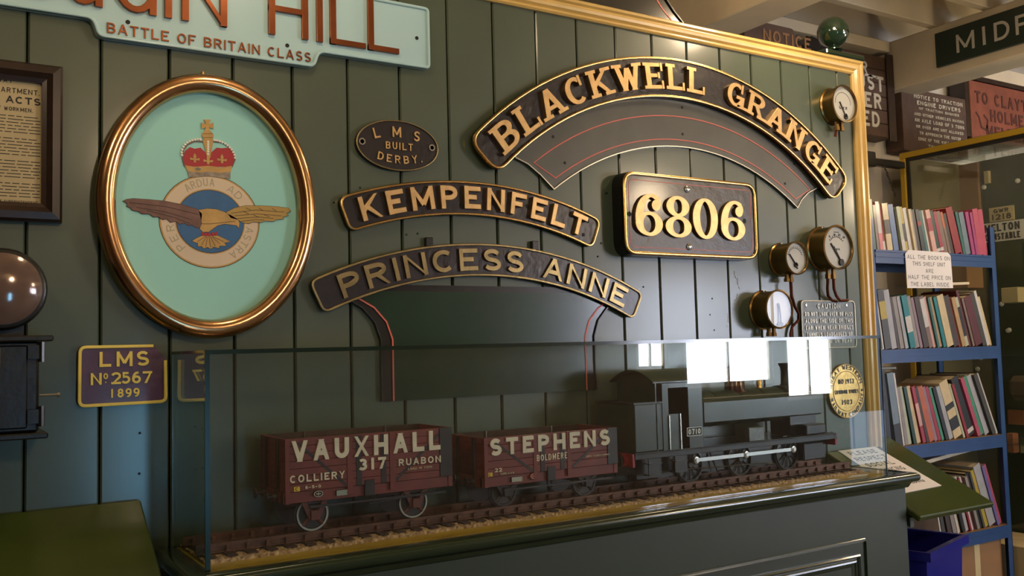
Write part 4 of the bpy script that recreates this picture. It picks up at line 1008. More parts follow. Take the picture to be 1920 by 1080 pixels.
# cab: side sheets with openings, spectacle plates, arched roof
def sheet(mb, y0, y1, quads):
    for a in quads: mb.box(a[0], a[1], y0, y1, a[2], a[3])
for y0, y1 in ((LY0+.003, LY0+.007), (LY1-.007, LY1-.003)):
    m = MB(); sheet(m, y0, y1, [(1.716, 1.740, -.320, -.118), (1.740, 1.822, -.132, -.118), (1.740, 1.785, -.320, -.212), (1.822, 1.880, -.320, -.118)]); obj('cab_side', m, 'loco_green', t)
m = MB(); m.box(1.738, 1.742, LY0-.001, LY0+.004, -.320, -.215); m.box(1.783, 1.787, LY0-.001, LY0+.004, -.320, -.212); obj('handrail', m, 'steel_light', t)
archz = lambda y: -.112+.034*(1-((y-LC)/.103)**2)
for x in (1.690, 1.876):
    m = MB(); ys = [LY0+.004+(LY1-LY0-.008)*i/16 for i in range(17)]
    m.prism(lambda y, z, d: (x+d, y, z), [(ys[0], -.32), (ys[-1], -.32)]+[(y, archz(y)-.003) for y in ys[::-1]], 0, .004); obj('spectacle_plate', m, 'loco_green', t)
m = MB(); ys = [LC-.106+.212*i/20 for i in range(21)]; vs = []
for x in (1.672, 1.892):
    for dz in (0, -.004):
        vs += [(x, y, archz(y)+dz+.003) for y in ys]
n = 21; fs = []
for i in range(20): fs += [[i, i+1, 2*n+i+1, 2*n+i], [n+i, n+i+1, 3*n+i+1, 3*n+i], [i, i+1, n+i+1, n+i], [2*n+i, 2*n+i+1, 3*n+i+1, 3*n+i]]
fs += [[0, n, 3*n, 2*n], [n-1, 2*n-1, 4*n-1, 3*n-1]]; m.add(vs, fs); obj('cab_roof', m, 'loco_green', t, smooth=True)
# tanks, boiler, smokebox
for y0, y1 in ((LY0+.006, LY0+.052), (LY1-.052, LY1-.006)):
    m = MB(); m.box(1.885, 2.44, y0, y1, -.252, -.180, .005); obj('side_tank', m, 'loco_green', t)
m = MB(); m.lathe((1.882, LC, -.212), (1, 0, 0), [(.058, 0), (.058, .44)], 36); obj('boiler', m, 'loco_green', t, smooth=True)
m = MB(); m.lathe((2.32, LC, -.212), (1, 0, 0), [(.0585, 0), (.062, .001), (.062, .14), (.058, .144), (.05, .147), (.046, .15), (.02, .152), (0, .152)], 36); m.box(2.33, 2.46, LC-.045, LC+.045, -.32, -.22); obj('smokebox', m, 'loco_black', t, smooth=True)
for x in (1.99, 2.1, 2.21, 2.31):
    m = MB(); m.lathe((x, LC, -.212), (1, 0, 0), [(.0592, 0), (.0592, .004)], 36); obj('boiler_band', m, 'loco_black', t)
m = MB(); m.lathe((2.365, LC, -.160), (0, 0, 1), [(.030, 0), (.022, .006), (.016, .014), (.0145, .060), (.0175, .074), (.022, .080), (.022, .086), (.014, .087)], 28); obj('chimney', m, 'loco_black', t, smooth=True)
m = MB(); m.lathe((2.118, LC, -.165), (0, 0, 1), [(.040, 0), (.034, .008), (.033, .055), (.030, .074), (.020, .088), (.008, .094), (0, .095)], 28); obj('steam_dome', m, 'dome', t, smooth=True)
m = MB(); m.lathe((2.235, LC, -.158), (0, 0, 1), [(.012, 0), (.009, .006), (.010, .02), (.006, .03), (0, .031)], 16); obj('safety_valve', m, 'brass', t, smooth=True)
m = MB(); m.tube([(1.89, LY0+.010, -.172), (2.42, LY0+.010, -.172)], .002, 6); obj('handrail', m, 'steel_light', t)
m = MB(); m.box(2.075, 2.145, LY0-.001, LY0+.02, -.320, -.275, .002); obj('splasher_box', m, 'caution_plate', t)
m = MB(); m.box(2.36, 2.46, LY0+.01, LY0+.05, -.320, -.285, .004); m.box(2.34, 2.44, LY0+.008, LY0+.045, -.405, -.345, .004); obj('cylinder', m, 'loco_black', t)
m = MB(); m.prism(F, rrect(1.807, 1.870, -.284, -.257, .003, 3), -.002, .0015); pl = obj('number_plate', m, 'ink', t)
m = MB(); m.rim(F, rrect(1.807, 1.870, -.284, -.257, .003, 3), [(0, .001), (0, .0028), (.0016, .0028), (.0016, .001)]); text(F, '0710', 1.8385, -.2785, .016, .2, .8, .3, .5, .001, .0026, align='c', mb=m, fit=.05); obj('figures', m, 'caution_raise', pl)
for x0_ in (1.655, 1.76):
    m = MB(); m.box(x0_, x0_+.05, LY0, LY0+.03, -.392, -.389); m.box(x0_, x0_+.05, LY0+.004, LY0+.007, -.392, -.326); m.box(x0_, x0_+.05, LY0, LY0+.025, -.358, -.355); obj('step', m, 'loco_black', t)
for i, xw in enumerate((1.845, 2.063, 2.285)):
    r = .054; zc = -.43+r
    for side, y in ((-1, -.1985), (1, -.0615)):
        m = MB(); m.lathe((xw, y, zc), (0, side, 0), [(r*1.08, -.009), (r*1.08, -.006), (r, -.005), (r, 0), (r*.88, .0006), (r*.86, -.004), (r*.86, -.008)], 44); wh = obj('driving_wheel', m, 'loco_black', t, smooth=True)
        m = MB(); m.lathe((xw, y, zc), (0, side, 0), [(.011, -.007), (.011, .003), (.008, .004), (0, .004)], 18)
        for a in range(12):
            an = a*PI/6; m.tube([(xw+math.cos(an)*.008, y-side*.004, zc+math.sin(an)*.008), (xw+math.cos(an)*r*.9, y-side*.004, zc+math.sin(an)*r*.9)], .0022, 5)
        obj('spokes', m, 'loco_black', wh)
    m = MB(); m.tube([(xw, -.2, zc), (xw, -.06, zc)], .006, 10); obj('axle', m, 'loco_black', t)
    m = MB(); m.lathe((xw+.012, -.203, zc+.014), (0, -1, 0), [(.007, 0), (.007, .012), (0, .013)], 12); obj('crank_pin', m, 'steel_light', t)
zc = -.362
m = MB()
for xa, xb in ((1.857, 2.075), (2.075, 2.297)):
    m.hexa([(xa, -.214, zc-.0055), (xb, -.214, zc-.0055), (xb, -.214, zc+.0055), (xa, -.214, zc+.0055), (xa, -.209, zc-.0055), (xb, -.209, zc-.0055), (xb, -.209, zc+.0055), (xa, -.209, zc+.0055)])
for xa in (1.857, 2.075, 2.297): m.lathe((xa, -.208, zc), (0, -1, 0), [(.011, 0), (.011, .008), (.006, .009), (.006, .012), (0, .012)], 18)
obj('coupling_rod', m, 'rod_steel', t, label='whitened steel coupling rod')
m = MB(); m.tube([(1.70, -.2, -.385), (2.2, -.2, -.40)], .002, 5); m.tube([(1.93, -.19, -.33), (1.96, -.2, -.41)], .003, 5); obj('brake_gear', m, 'loco_black', t)

# ================================================================ GLASS CASE
GX0, GX1, GYF, GZT, GZB = .324, 2.622, -.335, .0135, -.4625; TH = .004
t = thing('glass_case', 'long glass display case over the model train, standing on the green cabinet', 'display case', (1.47, -.17, GZB))
for a, nm in (((GX0, GX1, GYF, GYF+TH, GZB, GZT-TH), 'front_pane'), ((GX0, GX0+TH, GYF+TH, -.014, GZB, GZT-TH), 'left_pane'), ((GX1-TH, GX1, GYF+TH, -.014, GZB, GZT-TH), 'right_pane'), ((GX0, GX1, GYF, -.014, GZT-TH, GZT), 'top_pane')):
    m = MB(); m.box(*a); obj(nm, m, 'end_glass' if nm == 'left_pane' else 'case_glass', t)
m = MB(); e = .005
m.box(GX0-.001, GX1+.001, GYF-.0012, GYF+e, GZT-.0085, GZT+.0012); m.box(GX0-.001, GX0+e, GYF, -.014, GZT-.006, GZT+.0012); m.box(GX1-e, GX1+.001, GYF, -.014, GZT-.006, GZT+.0012)
m.box(GX0-.0015, GX0+.009, GYF-.0015, GYF+e, GZB, GZT); m.box(GX1-.003, GX1+.001, GYF-.001, GYF+.003, GZB, GZT)
obj('edge_strip', m, 'glass_edge', t)
m = MB(); m.prism(lambda x, y, d: (x, y, -.4628+d), [(2.44, -.315), (2.52, -.325), (2.575, -.295), (2.50, -.285)], .001, .0018); obj('paper_scrap', m, 'paper_white', label='small pale scrap of paper inside the right end of the glass case', cat='paper')

# ================================================================ FAR SIDE: SIGNS, BEAM SIGN
def farsign(name, label, cat, x0, x1, z0, z1, y, th, rows, face, let, raise_=.004, r=.0, frame=None, halign='c', cx=None, sheetpl=1):
    P = lambda u, v, d: (u, y-d, v)
    t = thing(name, label, cat, ((x0+x1)/2, y+th, z0))
    n = sheetpl
    for i in range(n):
        m = MB(); za, zb_ = z0+(z1-z0)*i/n, z0+(z1-z0)*(i+1)/n; m.box(x0, x1, y, y+th, za+.001, zb_-.001, .003); obj('board' if n == 1 else 'plank', m, face, t)
    if frame:
        for xf in (x0-.015, x1-.045):
            m = MB(); m.box(xf, xf+.06, y-.012, y+.001, z0-.02, z1+.02, .003); obj('batten', m, frame, t)
    m = MB()
    for q in rows:
        s_, x, z, h = q[:4]; f = q[4] if len(q) > 4 else None; al = q[5] if len(q) > 5 else halign
        text(P, s_, x, z, h, .2, .7, .25, .7, -.001, raise_, fit=f, align=al, mb=m)
    obj('lettering', m, let, t); return t, P
YS = .80
def sp(px, py): return onY(YS, px, py)
x0, z1 = sp(1696, 163); x1 = sp(1810, 190)[0]; z0 = sp(1700, 282)[1]; cx = (x0+x1)/2; hh = z1-z0; ww = x1-x0
rows = [('NOTICE TO TRACTION', .855, .06, .80), ('ENGINE DRIVERS', .755, .065, .72), ('OF TRACTION ENGINES', .68, .04, .66), ('AND OTHER VEHICLES HAVING', .58, .045, .82), ('AN AXLE LOAD OF 5 TONS', .48, .055, .82), ('OR OVER ARE NOT ALLOWED', .385, .045, .78), ('TO APPROACH THE OUTER', .285, .048, .68), ('EDGE OF THE WALL NEARER', .19, .045, .74), ('THAN 5 FEET', .095, .045, .42)]
t, P = farsign('cast_sign', 'brown board lettered NOTICE TO TRACTION ENGINE DRIVERS on the white wall', 'sign', x0-.03, x1, z0, z1, YS, .119, [(s_, cx+.02, z0+hh*v, hh*h, ww*f) for s_, v, h, f in rows], 'board_brown', 'sign_letter')
x0, z1 = onY(YS, 1590, 98); x1 = onY(YS, 1668, 110)[0]; z0 = onY(YS, 1640, 255)[1]; z1 = onY(YS, 1650, 106)[1]
fx = lambda p: onY(YS, p, 180)[0]
t, P = farsign('notice_board', 'black planked notice board ending in MUST, TER and ED, behind the trim corner', 'sign', x0-.32, x1, z0, z1, YS, .119,
   [('DOOR', fx(1628), onY(YS, 1625, 139)[1], .07, None, 'r'), ('MUST', fx(1657), onY(YS, 1650, 171)[1]-.004, .085, None, 'r'), ('AFTER', fx(1651), onY(YS, 1650, 204)[1]-.004, .085, None, 'r'), ('CLOSED', fx(1646), onY(YS, 1640, 237)[1]-.004, .085, None, 'r')], 'board_brown', 'sign_letter', frame='wood_frame', sheetpl=6)
m = MB(); zb_ = onY(YS, 1640, 144)[1]; m.box(fx(1600), fx(1645), YS-.004, YS, zb_-.006, zb_+.006); obj('rule', m, 'sign_letter', t)
x0, z1 = onY(YS, 1817, 152); z0 = onY(YS, 1822, 248)[1]
t, P = farsign('carved_sign', 'reddish carved sign reading TO CLAYTON, HOLME, MELTHAM at the upper right', 'sign', x0, x0+.85, z0-.04, z1+.01, YS, .119,
   [('TO CLAYTON', x0+.05, z1-.125, .075, None, 'l'), ('HOLME LANE', x0+.20, z1-.225, .075, None, 'l'), ('MELTHAM', x0+.15, z1-.33, .078, None, 'l'), ('PENISTONE', x0+.22, z1-.435, .078, None, 'l')], 'sign_red', 'sign_red_dark', .003)
m = MB(); seg(m, P, [(x0+.05, z0+.13), (x0+.08, z0+.10), (x0+.10, z0+.04), (x0+.15, z0+.03), (x0+.17, z0+.09), (x0+.13, z0+.12)], .012, 0, .003); obj('carved_scroll', m, 'sign_red_dark', t)
m = MB(); m.box(x0-.05, x0-.004, .80, .9, z0-.03, z1+.02, .003); m.box(x0-.02, x0+.9, .79, .85, z1+.012, z1+.04, .003); m.box(x0-.02, x0+.9, .79, .85, z0-.07, z0-.042, .003); obj('frame', m, 'wood_frame', t)
# small boards above the top trim
for (pa, pb, lab) in (((1386, 46), (1482, 83), 'dark brown notice board seen above the yellow trim, left of the ball finial'), ):
    xa, za = onY(.6, pa[0], pa[1]); xb = onY(.6, pb[0], 83)[0]; za = onY(.6, 1430, 47)[1]
    m = MB(); m.prism(lambda u, v, d: (u, .6-d, v), rrect(xa, xb, 1.25, za, .03), -.32, .03); o = thing('notice_board', lab, 'sign', (xa, .6, 1.25)); obj('board', m, 'board_brown', o)
    m = MB(); text(lambda u, v, d: (u, .6-d, v), 'NOTICE', xa+.12, za-.09, .06, .18, .8, .25, .6, .029, .033, mb=m); obj('lettering', m, 'card', o)
xa, za = onY(.7, 1500, 75); xb = onY(.7, 1546, 98)[0]
m = MB(); m.prism(lambda u, v, d: (u, .7-d, v), [(xa, za-.15), (xa, za-.03), (xa+.03, za+.01), (xa+.08, za), (xa+.09, za-.03), (xa+.14, za-.02), (xa+.17, za-.05), (xa+.17, za-.15)], -.22, .05); obj('iron_casting', m, 'lamp_black', label='small black iron casting on the far wall left of the ball finial', cat='casting')
# iron bar with chain beyond the trim
xa, za = onY(.7, 1632, 299); m = MB(); o = thing('iron_bracket', 'black iron bar with a hanging chain beyond the yellow trim', 'bracket', (xa, .8, za))
m.box(xa-.2, xa+.32, .72, .76, za-.018, za+.018, .003); m.box(xa-.03, xa+.05, .70, .92, za-.035, za+.045, .005); obj('bar', m, 'lamp_black', o)
m = MB()
for i in range(9): m.tube([(xa+.13+.009*i+.006*math.cos(a*PI/3), .71+(.004*math.sin(a*PI/3) if i % 2 else 0), za-.03-.018*i+.012*math.sin(a*PI/3)) for a in range(6)], .002, 4, closed=True)
obj('chain', m, 'lamp_black', o)
# green running-in board on the beam
XB = 4.37
yA, zA = onX(XB, 1757, 65); zB = onX(XB, 1760, 128)[1]
PB = lambda u, v, d: (XB-d, yA-u, v)
t = thing('station_sign', 'long dark green station sign lettered MIDF in cream on the white beam', 'sign', (XB, -.2, zB))
m = MB(); m.prism(PB, [(0, zB), (1.3, zB), (1.3, zA), (0, zA)], .001, .022); obj('board', m, 'sign_green', t)
u = lambda px, py: yA-onX(XB, px, py)[0]
lh = (zA-zB)*.52; lz = zB+(zA-zB)*.24
for c, p0, p1 in (('M', 1798, 1831), ('I', 1846, 1854), ('D', 1870, 1898), ('F', 1911, 1935)):
    ua, ub = u(p0, 80), u(p1, 60); m = MB(); glyph(m, lambda a, b_, d: PB(ua+a, lz+b_, d), c, lh, ub-ua, lh*.15, .021, .025); obj('letter', m, 'sign_letter', t)
ub = 1.0
# ================================================================ GLASS CABINET (far right)
t = thing('glass_cabinet', 'yellow framed glass museum cabinet with a green back panel behind the bookshelf', 'display case', (4.75, .1, FL))
KX, KY0, KY1, KZ = 4.40, -1.1, .80, 1.01
m = MB(); m.box(KX-.012, KX+.012, KY0, KY1, KZ-.012, KZ+.018, .002); obj('top_rail', m, 'cab_yellow', t)
m = MB(); m.box(KX-.012, KX+.012, KY1-.03, KY1, FL+.001, KZ-.012, .002); obj('corner_post', m, 'cab_yellow', t)
m = MB(); m.box(KX+.0, KX+.012, KY0, KY1, KZ-.032, KZ-.012); m.box(KX, KX+.012, KY1-.05, KY1-.03, FL+.001, KZ-.03); obj('seal', m, 'lamp_black', t)
m = MB(); m.box(KX+.002, KX+.007, KY0, KY1-.03, FL+.3, KZ-.012); obj('side_pane', m, 'cabinet_glass', t)
m = MB(); m.box(KX, 5.2, KY0, KY1, KZ+.018, KZ+.024); obj('top_pane', m, 'cabinet_glass', t)
m = MB(); m.box(KX+.012, 5.2, KY1-.012, KY1, FL+.001, KZ); obj('end_panel', m, 'cab_inside', t)
KB = 4.95
yl = onX(KB, 1840, 320)[0]
m = MB(); m.box(KB, KB+.02, yl, KY1-.012, FL+.001, KZ+.0); obj('pale_back', m, 'cab_inside', t)
m = MB(); m.box(KB-.004, KB+.02, KY0, yl, FL+.001, KZ+.0); obj('green_back', m, 'cab_panel', t)
m = MB(); m.box(KX+.012, KB, KY0, KY1-.012, FL+.30, FL+.34); obj('floor_board', m, 'cab_inside', t)
for z in (-.10, -.55):
    m = MB(); m.box(KX+.06, KB-.01, KY0, .75, z, z+.008); obj('glass_shelf', m, 'cabinet_glass', t)
PK = lambda u, v, d: (KB-.004-d, -u, v)
def kp(px, py): y, z = onX(KB-.006, px, py); return -y, z
for px, py in ((1845, 351), (1908, 339), (1878, 570), (1892, 619), (1833, 692), (1839, 671), (1890, 620)):
    u_, z_ = kp(px, py); m = MB(); m.lathe(PK(u_, z_, 0), (-1, 0, 0), [(.014, 0), (.012, .008), (0, .012)], 12); obj('panel_stud', m, 'paper_white', t)
u0, z0 = kp(1849, 322); m = MB(); m.box(KB-.03, KB-.005, -u0-.025, -u0, kp(1850, 345)[1], z0); obj('light_strip', m, 'card_pale', t)
def kplate(lab, a, b_, rows, face='card_pale', let='plate_black'):
    (ua, za), (ub, zb_) = kp(*a), kp(*b_); q = thing('cast_plate', lab, 'plate', PK((ua+ub)/2, zb_, .0))
    m = MB(); m.prism(PK, [(ua, zb_), (ub, zb_), (ub, za), (ua, za)], .001, .012); obj('plate', m, face, q)
    m = MB()
    for s_, fr, h, x in rows: text(PK, s_, ua+(ub-ua)*x, zb_+(za-zb_)*fr, (za-zb_)*h, .2, .75, .25, .5, .011, .015, align='c', mb=m, fit=(ub-ua)*(.8 if len(s_) > 3 else .6))
    obj('lettering', m, let, q)
kplate('cream plate lettered GWR 1218 in the glass cabinet', (1856, 391), (1903, 411), [('GWR', .60, .28, .5), ('1218', .10, .40, .5)])
kplate('white MELTON CONSTABLE sign in the glass cabinet, cut by the right edge', (1840, 421), (1924, 447), [('MELTON', .52, .40, .5), ('CONSTABLE', .08, .34, .5)], 'paper_white')
def gbox(name, lab, cat, px0, py0, px1, py1, X, dx, mt, bev=.004):
    ya, za = onX(X, px0, py0); yb, zb_ = onX(X, px1, py1); m = MB(); m.box(X, X+dx, min(ya, yb), max(ya, yb), min(za, zb_), max(za, zb_), bev); return obj(name, m, mt, label=lab, cat=cat)
gbox('wooden_block', 'orange-brown wooden block standing at the top of the glass cabinet', 'box', 1716, 318, 1741, 480, 4.72, .12, 'card_orange')
gbox('pale_timber', 'pale plank panel lying inside the glass cabinet behind the orange block', 'panel', 1756, 318, 1838, 400, 4.92, .02, 'card')
gbox('cardboard_box', 'pale cardboard box on a shelf of the glass cabinet beside the blue post', 'box', 1876, 540, 1910, 567, 4.75, .12, 'card_pale')
gbox('museum_card', 'small orange printed card low in the glass cabinet', 'card', 1889, 768, 1920, 797, 4.86, .01, 'card_orange', 0)
gbox('wooden_stand', 'honey-coloured wooden stand at the lower right in the glass cabinet', 'stand', 1886, 812, 1902, 850, 4.7, .05, 'card_orange')
gbox('museum_card', 'small pale card at the right edge of the glass cabinet', 'card', 1912, 820, 1926, 850, 4.86, .01, 'card_pale', 0)
gbox('tan_box', 'tan box seen through the second shelf of the bookcase', 'box', 1768, 500, 1815, 540, 4.6, .15, 'card')
gbox('stone_relic', 'rough brown curved relic in the glass cabinet beside the blue post', 'relic', 1884, 705, 1935, 752, 4.72, .12, 'room_dark', .03)
for px in (1815, 1850):
    ya, za = onX(4.6, px, 830); m = MB(); m.prism(lambda u_, v, d: (4.6-d, ya-u_, za+v), roundc([(-.05, -.02), (.05, -.02), (.06, .02), (.02, .045), (-.03, .04), (-.06, .015)], range(6), .012, 3), 0, .02)
    o = thing('cast_badge', 'pale lettered casting under the third bookshelf, %s of a pair' % ('left' if px == 1815 else 'right'), 'badge', (4.6, ya, za-.02)); obj('plate', m, 'card_pale', o)
    m = MB(); text(lambda u_, v, d: (4.6-d, ya-u_, za+v), 'MAN', 0, -.005, .022, .2, .8, .3, .5, .019, .023, align='c', mb=m); obj('lettering', m, 'ink', o)

# ================================================================ BOOKSHELF
t = thing('shelving_unit', 'blue metal shelving unit full of books beside the partition', 'shelving', (3.55, .22, FL))
BX0, BX1, BY0, BY1 = 3.095, 4.0, .05, .38; SZ = [.372, -.043, -.445, -.85]
for x, y in ((BX0, BY0), (BX1-.035, BY0), (BX0, BY1-.035), (BX1-.035, BY1-.035)):
    m = MB(); m.box(x, x+.035, y, y+.003, FL+.001, .505); m.box(x if x < 3.5 else x+.032, x+.003 if x < 3.5 else x+.035, y, y+.035, FL+.001, .505); obj('post', m, 'shelf_blue', t)
for z in SZ:
    m = MB(); m.box(BX0+.004, BX1-.004, BY0+.004, BY1-.004, z-.012, z); s_ = obj('shelf', m, 'card', t)
    m = MB(); m.box(BX0+.035, BX1-.034, BY0-.002, BY0+.002, z-.056, z+.0); m.box(BX0+.035, BX1-.034, BY0-.005, BY0-.002, z-.030, z-.024); m.box(BX0+.035, BX1-.034, BY0-.006, BY0-.002, z-.008, z+.0); m.box(BX0+.035, BX1-.034, BY1-.003, BY1, z-.056, z); obj('front_rail', m, 'shelf_blue', t)
COL = {'green': (20, 98, 60), 'pink': (224, 120, 124), 'cream': (222, 198, 150), 'blue': (70, 110, 172), 'pale green': (190, 196, 164), 'yellow': (190, 164, 46), 'white': (218, 212, 206), 'grey': (150, 142, 136), 'dark brown': (62, 46, 40), 'navy': (28, 32, 52), 'teal': (36, 100, 96),
       'pale pink': (228, 172, 160), 'dark green': (18, 58, 44), 'crimson': (170, 36, 66), 'taupe': (130, 104, 92), 'orange': (200, 96, 56), 'dark grey': (62, 60, 58), 'red': (150, 24, 36), 'slate blue': (112, 134, 150), 'magenta': (168, 52, 120), 'rose': (190, 70, 100), 'turquoise': (0, 124, 134), 'black': (26, 24, 26),
       'maroon': (92, 28, 38), 'tan': (190, 150, 100), 'lilac': (152, 120, 134), 'violet': (110, 100, 170), 'mint': (60, 150, 118), 'silver': (178, 178, 184)}
for k, v in COL.items(): mat('book_'+k, tuple(int(x*.86+12) for x in v), .42, coat=.15, var=.08, vscale=25)
ORD = ['first', 'second', 'third', 'fourth', 'fifth', 'sixth', 'seventh', 'eighth', 'ninth', 'tenth', 'eleventh', 'twelfth', 'thirteenth', 'fourteenth', 'fifteenth', 'sixteenth', 'seventeenth', 'eighteenth', 'nineteenth', 'twentieth', 'twenty-first', 'twenty-second', 'twenty-third', 'twenty-fourth', 'twenty-fifth', 'twenty-sixth', 'twenty-seventh', 'twenty-eighth', 'twenty-ninth', 'thirtieth']
def book(x, z, th, h, dep, ang, col, y0, label, group, band=None, title=False):
    """x: right hand foot of the book; it leans to the left by ang degrees about that foot"""
    a = math.radians(ang); ca, sa = math.cos(a), math.sin(a)
    def T(u, v, y): return (x-u*ca-v*sa, y, z+.0008+v*ca-u*sa+th*sa)          # u leftwards from the right cover
    o = thing('book', label, 'book', (x-th/2, y0+dep/2, z), group)
    m = MB(); c = .0022
    def hx(u0, u1, v0, v1, ya, yb): m.hexa([T(u0, v0, ya), T(u1, v0, ya), T(u1, v1, ya), T(u0, v1, ya), T(u0, v0, yb), T(u1, v0, yb), T(u1, v1, yb), T(u0, v1, yb)])
    hx(0, c, 0, h, y0, y0+dep); hx(th-c, th, 0, h, y0, y0+dep); hx(0, th, 0, h, y0-.001, y0+c)
    if band:
        m.m = 1
        for b0, b1 in band[1]: m.hexa([T(-.0003, h*b0, y0-.0016), T(th+.0003, h*b0, y0-.0016), T(th+.0003, h*b1, y0-.0016), T(-.0003, h*b1, y0-.0016), T(-.0003, h*b0, y0), T(th+.0003, h*b0, y0), T(th+.0003, h*b1, y0), T(-.0003, h*b1, y0)])
    obj('cover', m, ['book_'+col]+(['book_'+band[0]] if band else []), o)
    m = MB(); hx(c, th-c, .003, h-.003, y0+c, y0+dep-.004); obj('pages', m, 'pages', o)
    return o
rows = [
 (0, .20, [('green',.024,.212,4),('taupe',.012,.19,5),('pink',.016,.205,6,('white',[(.35,1)])),('crimson',.010,.198,6,('white',[(0,.2)])),('cream',.026,.200,7,('black',[(.35,.65)])),('blue',.024,.198,8),('dark grey',.012,.180,8.5),('pale green',.016,.192,9,('white',[(0,.25)])),('yellow',.018,.193,9.5,('black',[(.22,.62)])),('white',.018,.190,10),('cream',.010,.186,10.5),('grey',.016,.188,10.5),('dark brown',.014,.187,11),('navy',.018,.189,11,('red',[(.62,.72)])),('teal',.014,.187,12),('white',.010,.188,12),('pale pink',.022,.190,12.5,('crimson',[(.5,.8)])),('dark green',.020,.188,13,('white',[(.03,.1)])),('crimson',.016,.188,13.5,('white',[(.06,.14)])),('taupe',.022,.190,14),('orange',.012,.190,14.5,('taupe',[(0,.62)])),('dark brown',.016,.185,14.8),('red',.034,.212,16),('crimson',.006,.205,16),('teal',.014,.196,14),('slate blue',.026,.194,12.5),('magenta',.018,.197,11.5),('magenta',.014,.196,10),('rose',.028,.213,8.5),('rose',.026,.213,7)]),
 (1, .24, [('dark green',.020,.245,7),('white',.012,.255,7.5),('dark grey',.026,.250,8,('yellow',[(.5,.8)])),('silver',.022,.250,8.5),('dark brown',.010,.220,9),('grey',.016,.222,10),('silver',.014,.225,11),('turquoise',.024,.228,12,('white',[(.3,.6)])),('grey',.022,.225,12.5),('lilac',.012,.222,13),('dark brown',.022,.225,13.5),('taupe',.018,.228,14,('white',[(.4,.95)])),('pale pink',.012,.226,14),('teal',.010,.224,14),('tan',.016,.224,14.5),('turquoise',.014,.226,14.8),('cream',.030,.232,15),('dark brown',.026,.230,15.5),('red',.008,.228,16),('tan',.018,.226,16.5),('pale green',.018,.226,17,('black',[(.2,.8)])),('maroon',.012,.262,17.5),('taupe',.010,.225,17.5),('maroon',.034,.230,18),('dark grey',.020,.250,18.5),('white',.014,.262,19),('cream',.010,.235,19)]),
 (2, .30, [('white',.008,.335,2),('black',.024,.32,4),('slate blue',.024,.305,7,('black',[(0,.3)])),('white',.006,.305,8),('grey',.012,.245,9),('pale green',.012,.247,10.5),('dark green',.012,.248,12),('cream',.014,.248,13),('crimson',.012,.247,14,('pale pink',[(.3,.7)])),('dark brown',.010,.245,15),('orange',.020,.245,16),('lilac',.012,.244,17),('crimson',.012,.244,17.5),('mint',.010,.243,18),('black',.014,.242,18.5),('silver',.016,.243,19),('cream',.034,.262,20,('black',[(.15,.35),(.5,.6)])),('pale green',.008,.255,20.5),('red',.010,.254,21),('black',.030,.280,22,('white',[(.05,.12)])),('rose',.014,.282,22.5),('mint',.018,.285,23),('silver',.020,.292,23.5),('dark grey',.016,.300,24),('white',.008,.305,24.5)]),
 (3, .29, [('white',.008,.24,10),('dark grey',.020,.24,12),('dark brown',.024,.25,13),('grey',.022,.25,14),('white',.010,.245,14.5),('cream',.014,.25,15),('black',.018,.245,16),('silver',.022,.25,16),('red',.010,.245,17),('white',.012,.25,17.5),('maroon',.016,.246,18),('grey',.016,.248,18),('black',.020,.262,19),('dark grey',.012,.262,19),('yellow',.022,.270,19.5),('silver',.044,.290,20),('violet',.016,.288,20),('rose',.020,.290,20.5)])]
RN = ['top', 'second', 'third', 'lowest']
for ri, dep, bl in rows:
    z = SZ[ri]; tot = sum(b_[1]/math.cos(math.radians(b_[3])) for b_ in bl); avail = (BX1-.037)-(BX0+.040)
    infl = 0
    for p, q_ in zip(bl, bl[1:]): infl += max(0, min(p[2], q_[2])*(math.tan(math.radians(q_[3]))-math.tan(math.radians(p[3]))))+.0012
    lead = bl[0][2]*math.sin(math.radians(bl[0][3]))*.0
    k = (avail-infl-lead)/tot; x = BX0+.040+lead; prev = None
    if ri == 3: k = min(k, 1.15); x = BX1-.037-(tot*k+infl)
    cnt = {}
    for i, b_ in enumerate(bl):
        c, th, h, ang = b_[:4]; th *= k; bd_ = b_[4] if len(b_) > 4 else None
        if prev is not None: x += max(0, min(prev[0], h)*(math.tan(math.radians(ang))-math.tan(math.radians(prev[1]))))+.0012
        ar = math.radians(ang); x += th*math.cos(ar)+(0 if prev is None else prev[2]*math.sin(math.radians(prev[1]))*math.tan(math.radians(prev[1]))); prev = (h, ang, th)
        big = h >= .28
        lab = '%s%s book%s, %s from left on the %s shelf' % ('tall ' if big else '', c, (' with %s band' % bd_[0]) if bd_ else '', ORD[i], RN[ri])
        book(x, z, th, h, min(dep, .28)*.72, ang, c, BY0+.012+random.uniform(0, .012), lab, 'books on the %s shelf' % RN[ri], bd_)
# things lying on and behind the rows
def flat_book(x0, x1, y0, y1, z, th, tilt, col, lab):
    o = thing('book', lab, 'book', ((x0+x1)/2, (y0+y1)/2, z)); m = MB(); dz = (x1-x0)*math.tan(math.radians(tilt))
    def hx(a, b_, mt):
        q = [(x0, y0, z+a), (x1, y0, z+dz+a), (x1, y1, z+dz+a), (x0, y1, z+a)]; m.hexa(q+[(p[0], p[1], p[2]+b_-a) for p in q])
    hx(0, .002, 0); hx(th-.002, th, 0); obj('cover', m, 'book_'+col, o); m = MB(); hx(.002, th-.002, 0); obj('pages', m, 'pages', o); return o
flat_book(3.42, 3.80, .10, .33, -.545, .016, 5, 'white', 'white book with a red cover picture lying across the lowest row of books')
flat_book(3.20, 3.52, .26, .36, -.13, .012, -1, 'dark grey', 'dark album lying flat on the third row of books')
flat_book(3.60, 3.86, .10, .30, .232, .012, 2, 'cream', 'cream pamphlet lying on the second row of books')
